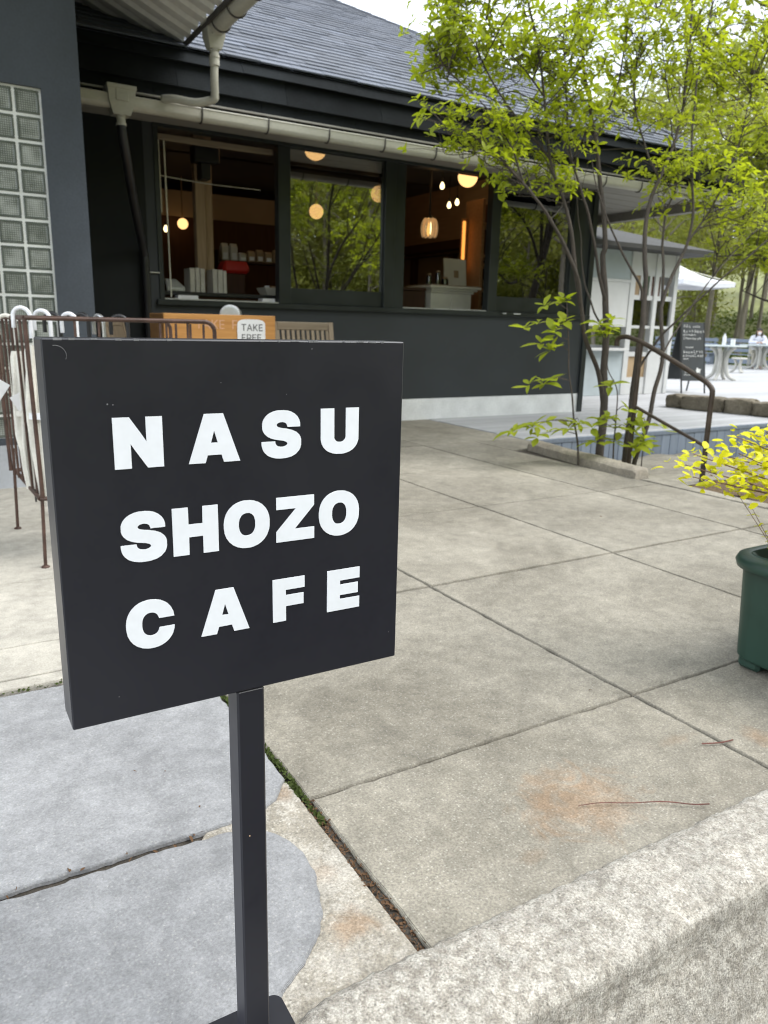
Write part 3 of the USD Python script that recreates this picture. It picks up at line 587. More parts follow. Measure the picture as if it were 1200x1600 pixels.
while s < slope_len - 0.1:
    yv = R0[0] + up[1] * s; x1 = XE - 0.14 - max(0, yv - R0[0]); x = -3.0 + (row % 3) * 0.11
    while x < x1:
        w = 0.32 + 0.02 * rng.random(); xe = min(x + w - 0.006, x1)
        if xe - x > 0.03:
            o = np.array([0, R0[0], R0[1]]) + up * (s + 0.012 * (rng.random() - 0.5)) ; lift = 0.012 + 0.007 * rng.random()
            L = exp_ + 0.05
            v = [o + [x, 0, 0] + nrm * lift, o + [xe, 0, 0] + nrm * lift, o + [xe, 0, 0] + up * L + nrm * 0.003, o + [x, 0, 0] + up * L + nrm * 0.003, o + [x, 0, 0], o + [xe, 0, 0]]
            tm = trimesh.Trimesh(v, [[0, 1, 2], [0, 2, 3], [4, 5, 1], [4, 1, 0], [5, 2, 1], [4, 0, 3]], process=False)
            vis = 1.8 < x < 6.2 + 0.2 * row
            if singles < 300 and row < 22 and vis:
                part(roof, 'shingle', tm, 'shingle'); singles += 1
            else: rest.append(tm)
        x += w
    s += exp_; row += 1
part(roof, 'more_shingles', cat_(rest), 'shingle', kind='stuff')
hc = []
for i in range(30):
    t0, t1 = i * RIDGE / 30, (i + 1.25) * RIDGE / 30
    c = np.array([XE - 0.14, R0[0], R0[1]])
    for dx, dy in [(-1, 0), (0, 1)]:
        a = c + np.array([-t0, t0, KR * t0 + 0.030]); b = c + np.array([-t1, t1, KR * t1 + 0.022])
        if dx: v = [a, b, b + [-0.10, -0.0, -0.0], a + [-0.10, 0.0, -0.0]]
        else: v = [a, b, b + [0, 0.10, 0.0], a + [0, 0.10, 0.0]]
        V = np.array(v); hc.append(trimesh.convex.convex_hull(np.vstack([V, V - [0, 0, 0.012]])))
part(roof, 'hip_cap', cat_(hc), 'shingle', kind='stuff')

# downpipe hopper on the main gutter, with the black hose
def hopper(parent, name, c, w, d, h, tail):
    x, y, z = c
    v = []
    for (zz, f) in [(h, 1.0), (h * 0.45, 0.92), (0.0, 0.62)]:
        v += [[x + sx * w / 2 * f, y + sy * d / 2 * f, z + zz] for sx in (-1, 1) for sy in (-1, 1)]
    body_ = trimesh.convex.convex_hull(np.array(v))
    rim = cb(x - w / 2 - 0.006, x + w / 2 + 0.006, y - d / 2 - 0.006, y + d / 2 + 0.006, z + h - 0.03, z + h + 0.004, 0.004)
    rib = cb(x - w * 0.22, x + w * 0.22, y - d / 2 - 0.004, y - d / 2 + 0.03, z + h * 0.45, z + h - 0.03, 0.003)
    sp = lathe([(0.036, z - tail), (0.036, z - 0.015), (0.043, z - 0.01), (0.043, z + 0.02)], 20, (x, y, 0))
    sp2 = lathe([(0.042, z - tail - 0.0), (0.042, z - tail + 0.02)], 20, (x, y, 0))
    return part(parent, name, cat_([body_, rim, rib, sp, sp2]), 'vinyl', smooth=30)
hopper(cafe, 'gutter_hopper', (1.60, GY - 0.01, 2.785), 0.225, 0.18, 0.215, 0.075)
hs = spline([(1.60, GY - 0.01, 2.72), (1.605, GY, 2.66), (1.65, GY + 0.1, 2.50), (1.76, GY + 0.40, 2.22), (1.88, GY + 0.70, 1.95), (1.945, FY - 0.06, 1.78), (1.955, FY - 0.05, 1.6), (1.96, FY - 0.05, 0.3), (1.97, FY - 0.08, 0.08)], 8)
part(cafe, 'drain_hose', tube(hs, 0.040, 12), 'black', smooth=True)

# ---------------------------------------------------------------- inside the cafe (seen through the windows)
CZ = 3.56
part(cafe, 'floor', bx(-3, 7.93, 8.12, 16.0, 0.2, 0.3), 'shelfwood')
for i in range(24):
    part(cafe, 'ceiling_board', bx(-2.9 + 0.455 * i, -2.9 + 0.455 * i + 0.449, 8.14, 15.98, CZ + 0.003 * (i % 2), CZ + 0.03), 'ceiling')
part(cafe, 'inner_wall', cat_([bx(-2.9, 7.9, 15.9, 15.97, 0.3, 2.35), bx(1.0, 1.06, 8.15, 15.9, 0.3, 2.4)]), 'walldark')
part(cafe, 'inner_wall', cat_([bx(-2.9, 7.9, 15.86, 15.96, 2.35, CZ), bx(1.0, 1.062, 8.15, 15.86, 2.4, CZ)]), 'wallcream')
part(cafe, 'inner_wall', bx(1.07, 5.9, 13.4, 13.5, 0.3, 2.84), 'walldark')
part(cafe, 'inner_wall', bx(1.07, 5.9, 13.38, 13.5, 2.841, 3.25), 'wallcream')
part(cafe, 'inner_lining', cat_([bx(7.88, 7.928, 8.15, 15.85, 2.36, CZ), bx(7.88, 7.928, 8.15, 15.85, 0.3, 1.14), bx(7.88, 7.928, 8.15, 8.88, 1.14, 2.36)]), 'ceiling')
part(cafe, 'beam', cb(7.70, 7.88, 8.15, 15.85, 2.40, 2.55, 0.005), 'darkwood')
for y in (8.95, 9.9, 11.0, 12.2, 13.4, 14.6):
    w = part(cafe, 'window_mullion', cb(7.86, 8.06, y, y + 0.13, 1.15, 2.35, 0.004), 'darkwood')
part(cafe, 'window_rail', cb(7.90, 8.0, 9.0, 15.4, 1.70, 1.82, 0.004), 'darkwood')
for y in (9.08, 10.03, 11.13, 12.33, 13.53, 14.73):
    part(cafe, 'side_pane', bx(7.985, 7.99, y, y + {9.08: 0.82, 10.03: 0.97, 11.13: 1.07, 12.33: 1.07, 13.53: 1.07, 14.73: 0.66}[y], 1.15, 1.78), 'tinted')
    part(cafe, 'roller_blind', bx(7.955, 7.965, y, y + {9.08: 0.82, 10.03: 0.97, 11.13: 1.07, 12.33: 1.07, 13.53: 1.07, 14.73: 0.66}[y], 1.78, 2.35), 'beige')
for y in (9.2, 11.2, 13.6):
    part(cafe, 'ceiling_beam', cb(1.06, 7.88, y, y + 0.12, 3.42, CZ, 0.005), 'ceiling')
pw = part(cafe, 'post', cb(2.70, 2.81, 8.62, 8.73, 0.3, CZ, 0.006), 'postwood')
part(pw, 'brace', cb(2.83, 2.95, 8.80, 8.90, 0.3, CZ, 0.006), 'postwood')
part(pw, 'wire', tube(spline([(2.15, 8.5, 2.62), (2.8, 8.6, 2.60), (3.4, 8.5, 2.58)], 6), 0.006, 5), 'cream')
sp = thing('wall_speaker', 'small black loudspeaker fixed high on the pale post inside the left window', 'speaker', loc=(2.78, 8.5, 2.7))
part(sp, 'cabinet', cb(2.64, 2.92, 8.42, 8.58, 2.78, 2.95, 0.012), 'black'); part(sp, 'bracket', cb(2.72, 2.83, 8.46, 8.61, 2.62, 2.78, 0.008), 'black')

wc = thing('service_counter', 'white panelled counter with a moulded top behind the open serving window', 'counter', loc=(6.2, 8.75, 0.3))
part(wc, 'panel', cb(5.86, 6.195, 8.66, 9.1, 0.3, 1.585, 0.006), 'cream'); part(wc, 'panel', cb(6.20, 6.53, 8.66, 9.1, 0.3, 1.585, 0.006), 'cream')
part(wc, 'cornice', cat_([cb(5.85, 6.56, 8.64, 9.12, 1.586, 1.615, 0.006), cb(5.83, 6.60, 8.61, 9.15, 1.616, 1.645, 0.008), cb(5.80, 6.64, 8.58, 9.2, 1.646, 1.675, 0.006)]), 'cream')
part(wc, 'worktop', cb(5.82, 6.62, 8.60, 9.18, 1.676, 1.69, 0.004), 'teakx')
dc = thing('wood_cabinet', 'low dark reddish wood cabinet to the left of the white counter', 'cabinet', loc=(5.4, 8.8, 0.3))
part(dc, 'body', cb(4.95, 5.80, 8.7, 9.15, 0.3, 1.60, 0.006), 'darkwood'); part(dc, 'top', cb(4.92, 5.79, 8.67, 9.18, 1.601, 1.64, 0.005), 'darkwood')
for z in (0.5, 1.0): part(dc, 'door', cb(5.0, 5.75, 8.685, 8.70, z - 0.1, z + 0.38, 0.004), 'darkwood')
wb = thing('white_box', 'white card box standing on the dark cabinet', 'box', loc=(5.3, 8.9, 1.64))
part(wb, 'body', cb(5.20, 5.42, 8.82, 9.0, 1.642, 1.85, 0.004), 'cream'); part(wb, 'lid', cb(5.195, 5.425, 8.815, 9.005, 1.851, 1.872, 0.004), 'cream')
for i, (x, y, r, h, lb) in enumerate([(5.95, 8.85, 0.04, 0.13, 'small clear jar nearest the left end of the white counter'), (6.06, 8.80, 0.035, 0.17, 'taller clear jar second along the white counter'), (6.22, 8.86, 0.05, 0.10, 'squat clear jar in the middle of the white counter')]):
    jr = thing('glass_jar', lb, 'jar', loc=(x, y, 1.691)); part(jr, 'glass', lathe([(r * 0.9, 1.692), (r, 1.70), (r, 1.69 + h * 0.8), (r * 0.7, 1.69 + h)], 18, (x, y, 0)), 'tinted', smooth=35); part(jr, 'lid', lathe([(r * 0.75, 1.691 + h), (r * 0.75, 1.71 + h)], 18, (x, y, 0)), 'kraft')
kb = thing('menu_stand', 'cream menu board leaning on the white counter', 'menu board', loc=(6.5, 9.0, 1.69))
part(kb, 'board', rot(cb(6.36, 6.74, 9.06, 9.08, 1.692, 2.08, 0.003), -0.12, [1, 0, 0], (6.5, 9.07, 1.692)), 'cream'); part(kb, 'picture', rot(cb(6.52, 6.60, 9.050, 9.056, 1.82, 1.92, 0.002), -0.12, [1, 0, 0], (6.5, 9.07, 1.692)), 'kraft')
sh = thing('shelf_unit', 'open wooden shelf unit at the right of the serving window', 'shelf', loc=(7.3, 9.2, 0.3))
for x in (6.92, 7.62): part(sh, 'upright', cb(x, x + 0.05, 9.0, 9.4, 0.3, 2.9, 0.004), 'shelfwood')
for z in (1.30, 1.66, 2.0, 2.12, 2.55): part(sh, 'shelf', cb(6.971, 7.619, 9.0, 9.4, z, z + 0.035, 0.003), 'shelfwood')
part(sh, 'back_board', cb(6.972, 7.618, 9.402, 9.42, 0.3, 2.9, 0.003), 'walldark')
for x, z, w in [(7.05, 1.695, 0.16), (7.30, 1.695, 0.2), (7.1, 1.335, 0.25)]:
    kx = thing('kraft_box', {7.05: 'small brown card box on the middle shelf, nearer the window post', 7.30: 'wider brown card box on the middle shelf', 7.1: 'brown card box on the lowest shelf in view'}[x], 'box', loc=(x, 9.1, z))
    part(kx, 'body', cb(x, x + w, 9.05, 9.2, z + 0.001, z + 0.10, 0.003), 'kraft'); part(kx, 'lid', cb(x - 0.003, x + w + 0.003, 9.046, 9.204, z + 0.101, z + 0.125, 0.003), 'kraft')
ls = thing('strip_lamp', 'tall narrow lit edge of a wooden column beside the shelf unit, its orange light put in as glow', 'lamp', loc=(6.86, 9.3, 1.9))  # a column edge rather than a lamp; the glow stands for light on it
part(ls, 'tube', cb(6.80, 6.845, 9.28, 9.31, 1.95, 2.62, 0.01), 'columnglow'); part(ls, 'backplate', cb(6.79, 6.90, 9.312, 9.34, 1.93, 2.66, 0.004), 'shelfwood')

def globe(c, r, label, cord):
    t = thing('globe_lamp', label, 'lamp', loc=c)
    x, y, z = c
    part(t, 'shade', trimesh.creation.icosphere(3, r).apply_translation(c), 'globe', smooth=True)
    part(t, 'stem', tube([(x, y, z + r * 0.98), (x, y, cord)], 0.012, 8), 'postwood')
    part(t, 'ceiling_rose', lathe([(0.05, cord - 0.03), (0.05, cord)], 16, (x, y, 0)), 'postwood')
globe((4.63, 9.635, 3.355), 0.145, 'round glowing globe lamp at the head of the second window, cut by its frame', CZ)
globe((5.72, 11.87, 2.92), 0.115, 'round glowing globe lamp low in the second window above the reflected trees', CZ)
globe((6.461, 11.125, 3.17), 0.125, 'round glowing globe lamp at the right edge of the second window', CZ)
globe((6.679, 9.069, 3.16), 0.135, 'round glowing globe lamp at the head of the serving window', CZ)
globe((3.86, 13.05, 2.69), 0.085, 'small round glowing globe lamp against the dark wall in the left window', CZ)
globe((3.0, 8.95, 3.40), 0.145, 'unseen globe lamp added to light the room, close behind the head of the left window', CZ)  # this globe and the next three are added out of view to brighten the interior
globe((4.05, 8.9, 3.40), 0.145, 'unseen globe lamp added to light the room, close behind the head of the second window', CZ)
globe((5.5, 8.9, 3.40), 0.145, 'unseen globe lamp added to light the room, close behind the head of the serving window, at its left', CZ)
globe((7.2, 8.85, 3.40), 0.145, 'unseen globe lamp added to light the room, close behind the head of the rightmost window', CZ)
def bulb(c, label, top):
    t = thing('bare_bulb', label, 'bulb', loc=c); x, y, z = c
    part(t, 'glass', lathe([(0.004, z - 0.05), (0.022, z - 0.042), (0.034, z - 0.015), (0.03, z + 0.012), (0.016, z + 0.04), (0.012, z + 0.05)], 16, (x, y, 0)), 'bulb', smooth=True)
    part(t, 'socket', tube([(x, y, z + 0.05), (x, y, z + 0.10)], 0.016, 10), 'black'); part(t, 'cord', tube([(x, y, z + 0.10), (x, y, top)], 0.004, 5), 'black')
bulb((6.729, 9.753, 3.14), 'single bare bulb glowing at the upper left of the serving window', CZ)
bulb((7.30, 10.37, 3.0), 'left one of the pair of bare bulbs close together in the serving window', CZ)
bulb((7.40, 10.30, 3.045), 'right one of the pair of bare bulbs close together in the serving window', CZ)
bulb((3.40, 12.4, 2.52), 'bare bulb at the extreme left edge of the left window', CZ)
pl = thing('pendant_lamp', 'fluted amber glass pendant lamp hanging in the serving window', 'lamp', loc=(6.211, 9.276, 2.5))
x, y, z = 6.211, 9.276, 2.47
part(pl, 'stem', tube([(x, y, z + 0.16), (x, y, CZ)], 0.014, 8), 'black')
part(pl, 'bulb', lathe([(0.01, z - 0.10), (0.03, z - 0.08), (0.036, z - 0.02), (0.02, z + 0.06), (0.014, z + 0.1)], 14, (x, y, 0)), 'bulb', smooth=True)
part(pl, 'cap', lathe([(0.05, z + 0.125), (0.045, z + 0.15), (0.02, z + 0.165)], 16, (x, y, 0)), 'black')
for i in range(8):
    a = i * np.pi / 4; pts = [(x + r * np.cos(a), y + r * np.sin(a), zz) for r, zz in [(0.055, z + 0.12), (0.085, z + 0.07), (0.095, z), (0.088, z - 0.07), (0.072, z - 0.11)]]
    part(pl, 'glass_petal', tube(spline(pts, 4), [0.030] * 17, 8), 'amber', smooth=True)

# counter in the left window with what stands on it
ct = thing('window_counter', 'dark counter along the inside of the left window', 'counter', loc=(2.8, 8.4, 0.3))
part(ct, 'top', cb(2.1, 4.6, 8.22, 8.75, 1.405, 1.445, 0.004), 'black'); part(ct, 'front', cb(2.12, 4.58, 8.26, 8.72, 0.3, 1.404, 0.004), 'darkwood')
for i, (x, w, h) in enumerate([(2.53, 0.055, 0.25), (2.59, 0.05, 0.255), (2.645, 0.05, 0.25), (2.78, 0.055, 0.25), (2.84, 0.055, 0.248), (2.90, 0.04, 0.24)]):
    b = thing('binder', f'pale upright binder on the left-window counter, {["first", "second", "third", "fourth", "fifth", "last"][i]} in its row from the blind cord', 'binder', loc=(x, 8.45, 1.446))
    part(b, 'cover', cat_([cb(x, x + 0.004, 8.36, 8.58, 1.446, 1.446 + h, 0.001), cb(x + w - 0.008, x + w - 0.004, 8.36, 8.58, 1.446, 1.446 + h, 0.001), cb(x, x + w - 0.004, 8.355, 8.36, 1.446, 1.446 + h, 0.001)]), 'book'); part(b, 'pages', bx(x + 0.005, x + w - 0.009, 8.362, 8.57, 1.45, 1.44 + h), 'book')
rl = thing('red_coffee_grinder', 'red topped coffee machine behind the left window counter', 'coffee machine', loc=(3.3, 8.9, 1.4))
part(rl, 'hood', trimesh.convex.convex_hull(np.vstack([cb(3.08, 3.40, 8.85, 9.1, 1.70, 1.80, 0.03).vertices, cb(3.11, 3.37, 8.87, 9.08, 1.80, 1.835, 0.01).vertices])), 'red', smooth=30)
part(rl, 'body', cb(3.12, 3.36, 8.90, 9.08, 1.446, 1.699, 0.01), 'darkwood'); part(rl, 'tray', cb(3.12, 3.34, 8.83, 8.9, 1.446, 1.47, 0.005), 'black')
bs = thing('back_shelf', 'dark wall shelf behind the coffee machine', 'shelf', loc=(3.6, 9.5, 1.85))
part(bs, 'board', cb(3.22, 4.5, 9.4, 9.65, 1.86, 1.885, 0.003), 'darkwood'); part(bs, 'board', cb(3.22, 4.5, 9.4, 9.65, 1.40, 1.425, 0.003), 'darkwood'); part(bs, 'side', cb(3.20, 3.219, 9.4, 9.65, 0.3, 2.0, 0.003), 'darkwood'); part(bs, 'side', cb(4.501, 4.52, 9.4, 9.65, 0.3, 2.0, 0.003), 'darkwood')
for i in range(8):
    x = 3.27 + 0.115 * i; h = [0.20, 0.20, 0.10, 0.13, 0.15, 0.13, 0.16, 0.14][i]
    b = thing('coffee_bag', f'{["tall pale", "tall white-labelled", "short white", "squat kraft", "narrow kraft", "plain kraft", "taller kraft", "end kraft"][i]} paper coffee bag on the back shelf behind the coffee machine', 'paper bag', loc=(x, 9.5, 1.886))
    part(b, 'bag', trimesh.convex.convex_hull(np.vstack([bx(x, x + 0.085, 9.45, 9.53, 1.886, 1.886 + h * 0.8).vertices, bx(x + 0.004, x + 0.081, 9.48, 9.50, 1.886 + h, 1.887 + h).vertices])), 'kraft' if i > 2 else 'book')
    part(b, 'label', bx(x + 0.012, x + 0.073, 9.4475, 9.4492, 1.90, 1.886 + h * 0.45), 'paper')
tr = thing('white_tray', 'white oblong tray of small things by the right of the left window counter', 'tray', loc=(3.55, 8.5, 1.446))
part(tr, 'tray', trimesh.convex.convex_hull(np.vstack([bx(3.44, 3.80, 8.42, 8.62, 1.447, 1.45).vertices, bx(3.40, 3.84, 8.38, 8.66, 1.53, 1.535).vertices])), 'cream')
for i in range(5): part(tr, 'packet', rot(cb(3.44 + 0.07 * i, 3.49 + 0.07 * i, 8.45, 8.56, 1.536, 1.556, 0.003), 0.3 * (i % 3 - 1), [0, 0, 1], (3.46 + 0.07 * i, 8.5, 1.5)), 'kraft' if i % 2 else 'paper')
pr = thing('till_printer', 'pale grey till printer at the left of the left window', 'printer', loc=(2.35, 8.4, 1.446))
part(pr, 'case', trimesh.convex.convex_hull(np.vstack([cb(2.27, 2.47, 8.34, 8.60, 1.446, 1.50, 0.01).vertices, cb(2.27, 2.40, 8.40, 8.60, 1.50, 1.575, 0.01).vertices])), 'sillmetal'); part(pr, 'slot', bx(2.30, 2.44, 8.335, 8.339, 1.47, 1.48), 'paper')
for i, (a, b, n_) in enumerate([(2.30, 2.52, 4), (3.23, 3.38, 4)]):
    pp = thing('paper_stack', ['thin stack of white paper on the sill below the till printer', 'thin stack of white paper at the right end of the left window sill'][i], 'paper', loc=(a, 8.1, 1.367))
    for j in range(n_): part(pp, 'sheet', bx(a + 0.003 * j, b - 0.002 * j, 8.052, 8.19, 1.3675 + 0.009 * j, 1.3755 + 0.009 * j), 'paper')

# ================================================================ left wing with the glass-block window
wg = thing('side_wing', 'charcoal side wing with a tall glass-block window and white tin eaves', 'building', loc=(0.3, 5.65, 0))
GX0, GX1, GZ0, GZ1 = -1.28, 0.80, 0.345, 2.552
part(wg, 'wall', cat_([bx(GX1, 1.036, 5.65, 7.96, 0.30, 4.6), bx(-3, GX0, 5.65, 5.9, 0.30, 4.6), bx(GX0, GX1, 5.65, 5.9, GZ1, 4.6), bx(GX0, GX1, 5.65, 5.9, 0.30, GZ0), bx(-3, GX1, 7.90, 7.96, 0.3, 4.6)]), 'wing')
part(wg, 'plinth', bx(-3, 1.04, 5.643, 7.96, -0.3, 0.299), 'plinth_grey')
gl = part(wg, 'window', bx(GX0, GX1, 5.6815, 5.74, GZ0, GZ1), 'mortar')
P_ = 0.1576
for i in range(13):
    for j in range(14):
        xa, za = GX1 - 0.006 - (i + 1) * P_ + 0.006, GZ1 - 0.006 - (j + 1) * P_ + 0.006
        xa += 0.003; za += 0.003
        xb, zb = xa + P_ - 0.017, za + P_ - 0.017
        if xb < -0.05: continue
        rim = cat_([cb(xa, xb, 5.676, 5.705, za, za + 0.016, 0.004), cb(xa, xb, 5.676, 5.705, zb - 0.016, zb, 0.004), cb(xa, xa + 0.016, 5.676, 5.705, za + 0.016, zb - 0.016, 0.004), cb(xb - 0.016, xb, 5.676, 5.705, za + 0.016, zb - 0.016, 0.004)])
        b = part(gl, 'glass_block', rim, 'blockrim')
        t = 0.0006 * (rng.random() - 0.5)
        v = np.array([[xa + 0.012, 5.6812, za + 0.012], [xb - 0.012, 5.6812 + t, za + 0.012], [xb - 0.012, 5.6812, zb - 0.012], [xa + 0.012, 5.6812 - t, zb - 0.012], [(xa + xb) / 2, 5.6785, (za + zb) / 2]])
        gl_faces = trimesh.Trimesh(v, [[0, 1, 4], [1, 2, 4], [2, 3, 4], [3, 0, 4]], process=False)
        part(gl, 'glass_face', gl_faces, 'block', smooth=True)
# wing eave: corrugated white tin roof, seen from below
TX, TZ, TS = 2.12, 3.52, 0.42
cv, cf = [], []; ysr = np.linspace(4.6, 8.9, 60); xsr = np.arange(-3.2, 2.2, 0.0625)
prof_x = [0.0, 0.05, 0.09, 0.12, 0.17, 0.21, 0.24]
ribs = []
yy = 3.0
while yy < 8.9:
    for o, h in [(0.0, 0.0), (0.10, 0.0), (0.125, 0.032), (0.175, 0.032)]: ribs.append((yy + o, h))
    yy += 0.20
for y, h in ribs:
    for x in (-3.2, 2.2):
        cv.append([x, y, TZ - TS * (x - TX) + h])
top = [[a, b, c + 0.012] for a, b, c in cv]; nb = len(cv)
for i in range(len(ribs) - 1):
    p = 2 * i; cf += [[p, p + 2, p + 1], [p + 1, p + 2, p + 3], [nb + p, nb + p + 1, nb + p + 2], [nb + p + 1, nb + p + 3, nb + p + 2]]
    cf += [[p + 1, p + 3, nb + p + 1], [p + 3, nb + p + 3, nb + p + 1]]
part(wg, 'roof', trimesh.Trimesh(cv + top, cf, process=False), 'tin')
part(wg, 'purlin', cat_([trimesh.convex.convex_hull(np.array([[x + a, y, TZ - TS * (x + a - TX) - 0.004 - b] for a in (0, 0.05) for y in (3.0, 8.2) for b in (0, 0.06)])) for x in (-0.9, 0.3, 1.25)]), 'tin')
part(wg, 'eave_board', trimesh.convex.convex_hull(np.array([[x, y, z] for x in (2.200, 2.216) for y in (3.0, 8.0) for z in (TZ - 0.075, TZ - 0.03)])), 'strap')
gm2 = []
for a in np.linspace(0.0, -np.pi, 14): gm2.append((2.295 + 0.075 * np.cos(a), 3.47 + 0.078 * np.sin(a)))
g2 = extrude(Polygon(gm2 + [(2.226, 3.478)] + [(2.295 + (x - 2.295) * 0.91, z + 0.006) for x, z in gm2[::-1]] + [(2.364, 3.478)]).buffer(0), 3.0, 6.62)
g2.apply_transform(np.array([[1, 0, 0, 0], [0, 0, 1, 0], [0, 1, 0, 0], [0, 0, 0, 1.0]])); g2.invert()
gw = part(wg, 'gutter', g2, 'vinyl', smooth=35)
for y in (3.4, 4.0, 4.6, 5.2, 5.75, 6.15, 6.5):
    part(gw, 'strap', tube([(2.205, y, 3.50)] + [(2.295 + 0.080 * np.cos(a), y, 3.468 + 0.082 * np.sin(a)) for a in np.linspace(-np.pi, 0, 12)] + [(2.376, y, 3.50)], 0.008, 5), 'strap')
hopper(wg, 'gutter_hopper', (2.285, 6.66, 3.30), 0.16, 0.15, 0.20, 0.06)
part(wg, 'downpipe', tube(spline([(2.285, 6.66, 3.25), (2.286, 6.68, 3.1), (2.30, 6.72, 2.98), (2.298, 6.735, 2.955), (2.26, 6.77, 2.940), (2.16, 6.83, 2.925), (2.02, 6.92, 2.95), (1.94, 7.0, 2.955)], 6), 0.033, 12), 'vinyl', smooth=True)
part(wg, 'pipe_collar', lathe([(0.034, 3.18), (0.041, 3.185), (0.041, 3.25), (0.034, 3.255)], 18, (2.285, 6.665, 0)), 'vinyl')

# ================================================================ umbrella stand and what hangs in it
us = thing('umbrella_stand', 'rusty brown metal bar umbrella rack standing behind the cafe sign', 'umbrella stand', loc=(0.8, 4.1, 0))
X0, X1, Y0, Y1, ZT, ZB = 0.385, 1.235, 3.71, 4.50, 1.145, 0.335
def rod(pts, r=0.010): return tube(pts, r, 8)
part(us, 'top_rail', rod([(X0, Y0, ZT)] + [(X1 - 0.05, Y0, ZT)] + [(X1 - 0.05 + 0.05 * math.sin(a), Y0, ZT - 0.05 + 0.05 * math.cos(a)) for a in np.linspace(0.2, np.pi / 2, 6)] + [(X1, Y0, ZB)], 0.0105), 'rustmetal', smooth=True)
part(us, 'top_rail', rod([(X0 - 0.06, Y1, ZT), (X1 - 0.05, Y1, ZT)] + [(X1 - 0.05 + 0.05 * math.sin(a), Y1, ZT - 0.05 + 0.05 * math.cos(a)) for a in np.linspace(0.2, np.pi / 2, 6)] + [(X1, Y1, ZB)], 0.0105), 'rustmetal', smooth=True)
part(us, 'end_rail', rod([(X0, Y0, ZT), (X0 - 0.06, Y1, ZT)], 0.0105), 'rustmetal')
part(us, 'end_rail', rod([(X0, Y0, ZB), (X0 - 0.03, Y1, ZB)]), 'rustmetal')
part(us, 'bottom_rail', rod([(X0, Y0, ZB), (X1, Y0, ZB)]), 'rustmetal'); part(us, 'bottom_rail', rod([(X0 - 0.03, Y1, ZB), (X1, Y1, ZB)]), 'rustmetal')
part(us, 'end_rail', rod([(X1, Y0, ZB), (X1, Y1, ZB)]), 'rustmetal')
for t in np.linspace(0, 1, 8):
    xx = X0 - 0.06 * t; yy = Y0 + (Y1 - Y0) * t
    part(us, 'bar', rod([(xx, yy, ZT), (xx + 0.01 * t + 0.012 * (1 - t), yy, ZB)], 0.0095 if t in (0.0, 1.0) else 0.0062), 'rustmetal')
for i in range(1, 8):
    xx = X0 + (X1 - X0) * i / 8.3
    if 2 <= i <= 3 or i >= 6: part(us, 'bar', rod([(xx, Y0, ZT), (xx, Y0, ZB)], 0.006), 'rustmetal')
for xx in (0.97, 1.045, 1.115, 1.18): part(us, 'bar', rod([(xx, Y0, ZT - 0.012), (xx, Y0, ZB)], 0.006), 'rustmetal')
for xx, yy in ((X0 + 0.012, Y0), (X1, Y0), (X0 - 0.03, Y1), (X1, Y1)):
    l = part(us, 'leg', rod([(xx, yy, ZB + 0.12), (xx - 0.014 if xx < 1 else xx, yy, 0.012)], 0.008), 'rustmetal'); part(l, 'foot', lathe([(0.018, 0.006), (0.02, 0.010), (0.010, 0.018)], 12, (xx - 0.014 if xx < 1 else xx, yy, 0)), 'rustmetal')
def umbrella(x, y, ztop, lean, length, cloth, hookm, label, ang, fat=0.034):
    t = thing('umbrella', label, 'umbrella', 'umbrellas hung in the rack', loc=(x, y, ztop - length))
    zh = ztop - 0.045; zt = ztop - 0.14
    ca, sa = math.cos(ang), math.sin(ang)
    hk = [(x + 0.076 * ca, y + 0.076 * sa, zh - 0.05), (x + 0.076 * ca, y + 0.076 * sa, zh)] + [(x + (0.038 + 0.038 * math.cos(a)) * ca, y + (0.038 + 0.038 * math.cos(a)) * sa, zh + 0.038 * math.sin(a)) for a in np.linspace(0.3, np.pi - 0.3, 8)] + [(x, y, zh), (x, y, zt)]
    part(t, 'handle', tube(spline(hk, 3), 0.0092, 10), hookm, smooth=True)
    nseg, n = 26, 40; V = []
    L = length - 0.20; dx, dy = lean
    for i in range(nseg):
        s = i / (nseg - 1); zz = zt - 0.03 - L * s
        r = fat * (0.45 + 0.75 * s ** 0.5 if s < 0.62 else (1.04 - (s - 0.62) * 1.15)) + 0.002
        for j in range(n):
            a = j / n * 2 * np.pi; rr = r * (1 + 0.24 * math.sin(8 * a + 5 * s + x * 40) + 0.10 * math.sin(3 * a + 11 * s))
            V.append([x + dx * s + rr * math.cos(a), y + dy * s + rr * math.sin(a), zz])
    F = []
    for i in range(nseg - 1):
        for j in range(n):
            p, q = i * n + j, i * n + (j + 1) % n; F += [[p, p + n, q], [q, p + n, q + n]]
    part(t, 'canopy', trimesh.Trimesh(V, F, process=False), cloth, smooth=True)
    ze = zt - 0.03 - L
    part(t, 'tip', tube([(x + dx, y + dy, ze + 0.03), (x + dx * 1.05, y + dy * 1.05, ze - 0.07)], [0.007, 0.0045], 8), 'black' if cloth == 'cloth' and hookm == 'cloth' else hookm)
    part(t, 'strap', lathe([(fat * 1.12, zt - 0.03 - L * 0.42), (fat * 1.14, zt - 0.03 - L * 0.46)], 16, (x + dx * 0.44, y + dy * 0.44, 0)), hookm)
umbrella(0.418, 3.80, 1.195, (0.015, 0.02), 0.92, 'cloth', 'whiteplastic', 'off-white furled umbrella with a white crook handle, nearest the sign edge', 2.6, 0.045)
umbrella(0.375, 4.02, 1.160, (0.02, -0.02), 0.86, 'cloth', 'cloth', 'cream furled umbrella with a black tip, at the left end of the rack', 2.8, 0.042)
umbrella(0.50, 3.80, 1.185, (0.0, 0.03), 0.9, 'cloth', 'whiteplastic', 'white-handled umbrella second along the front rail of the rack', 2.5)
umbrella(0.615, 3.82, 1.175, (0.0, 0.03), 0.9, 'cloth', 'whiteplastic', 'white-handled umbrella in the middle of the rack between black ones', 2.4)
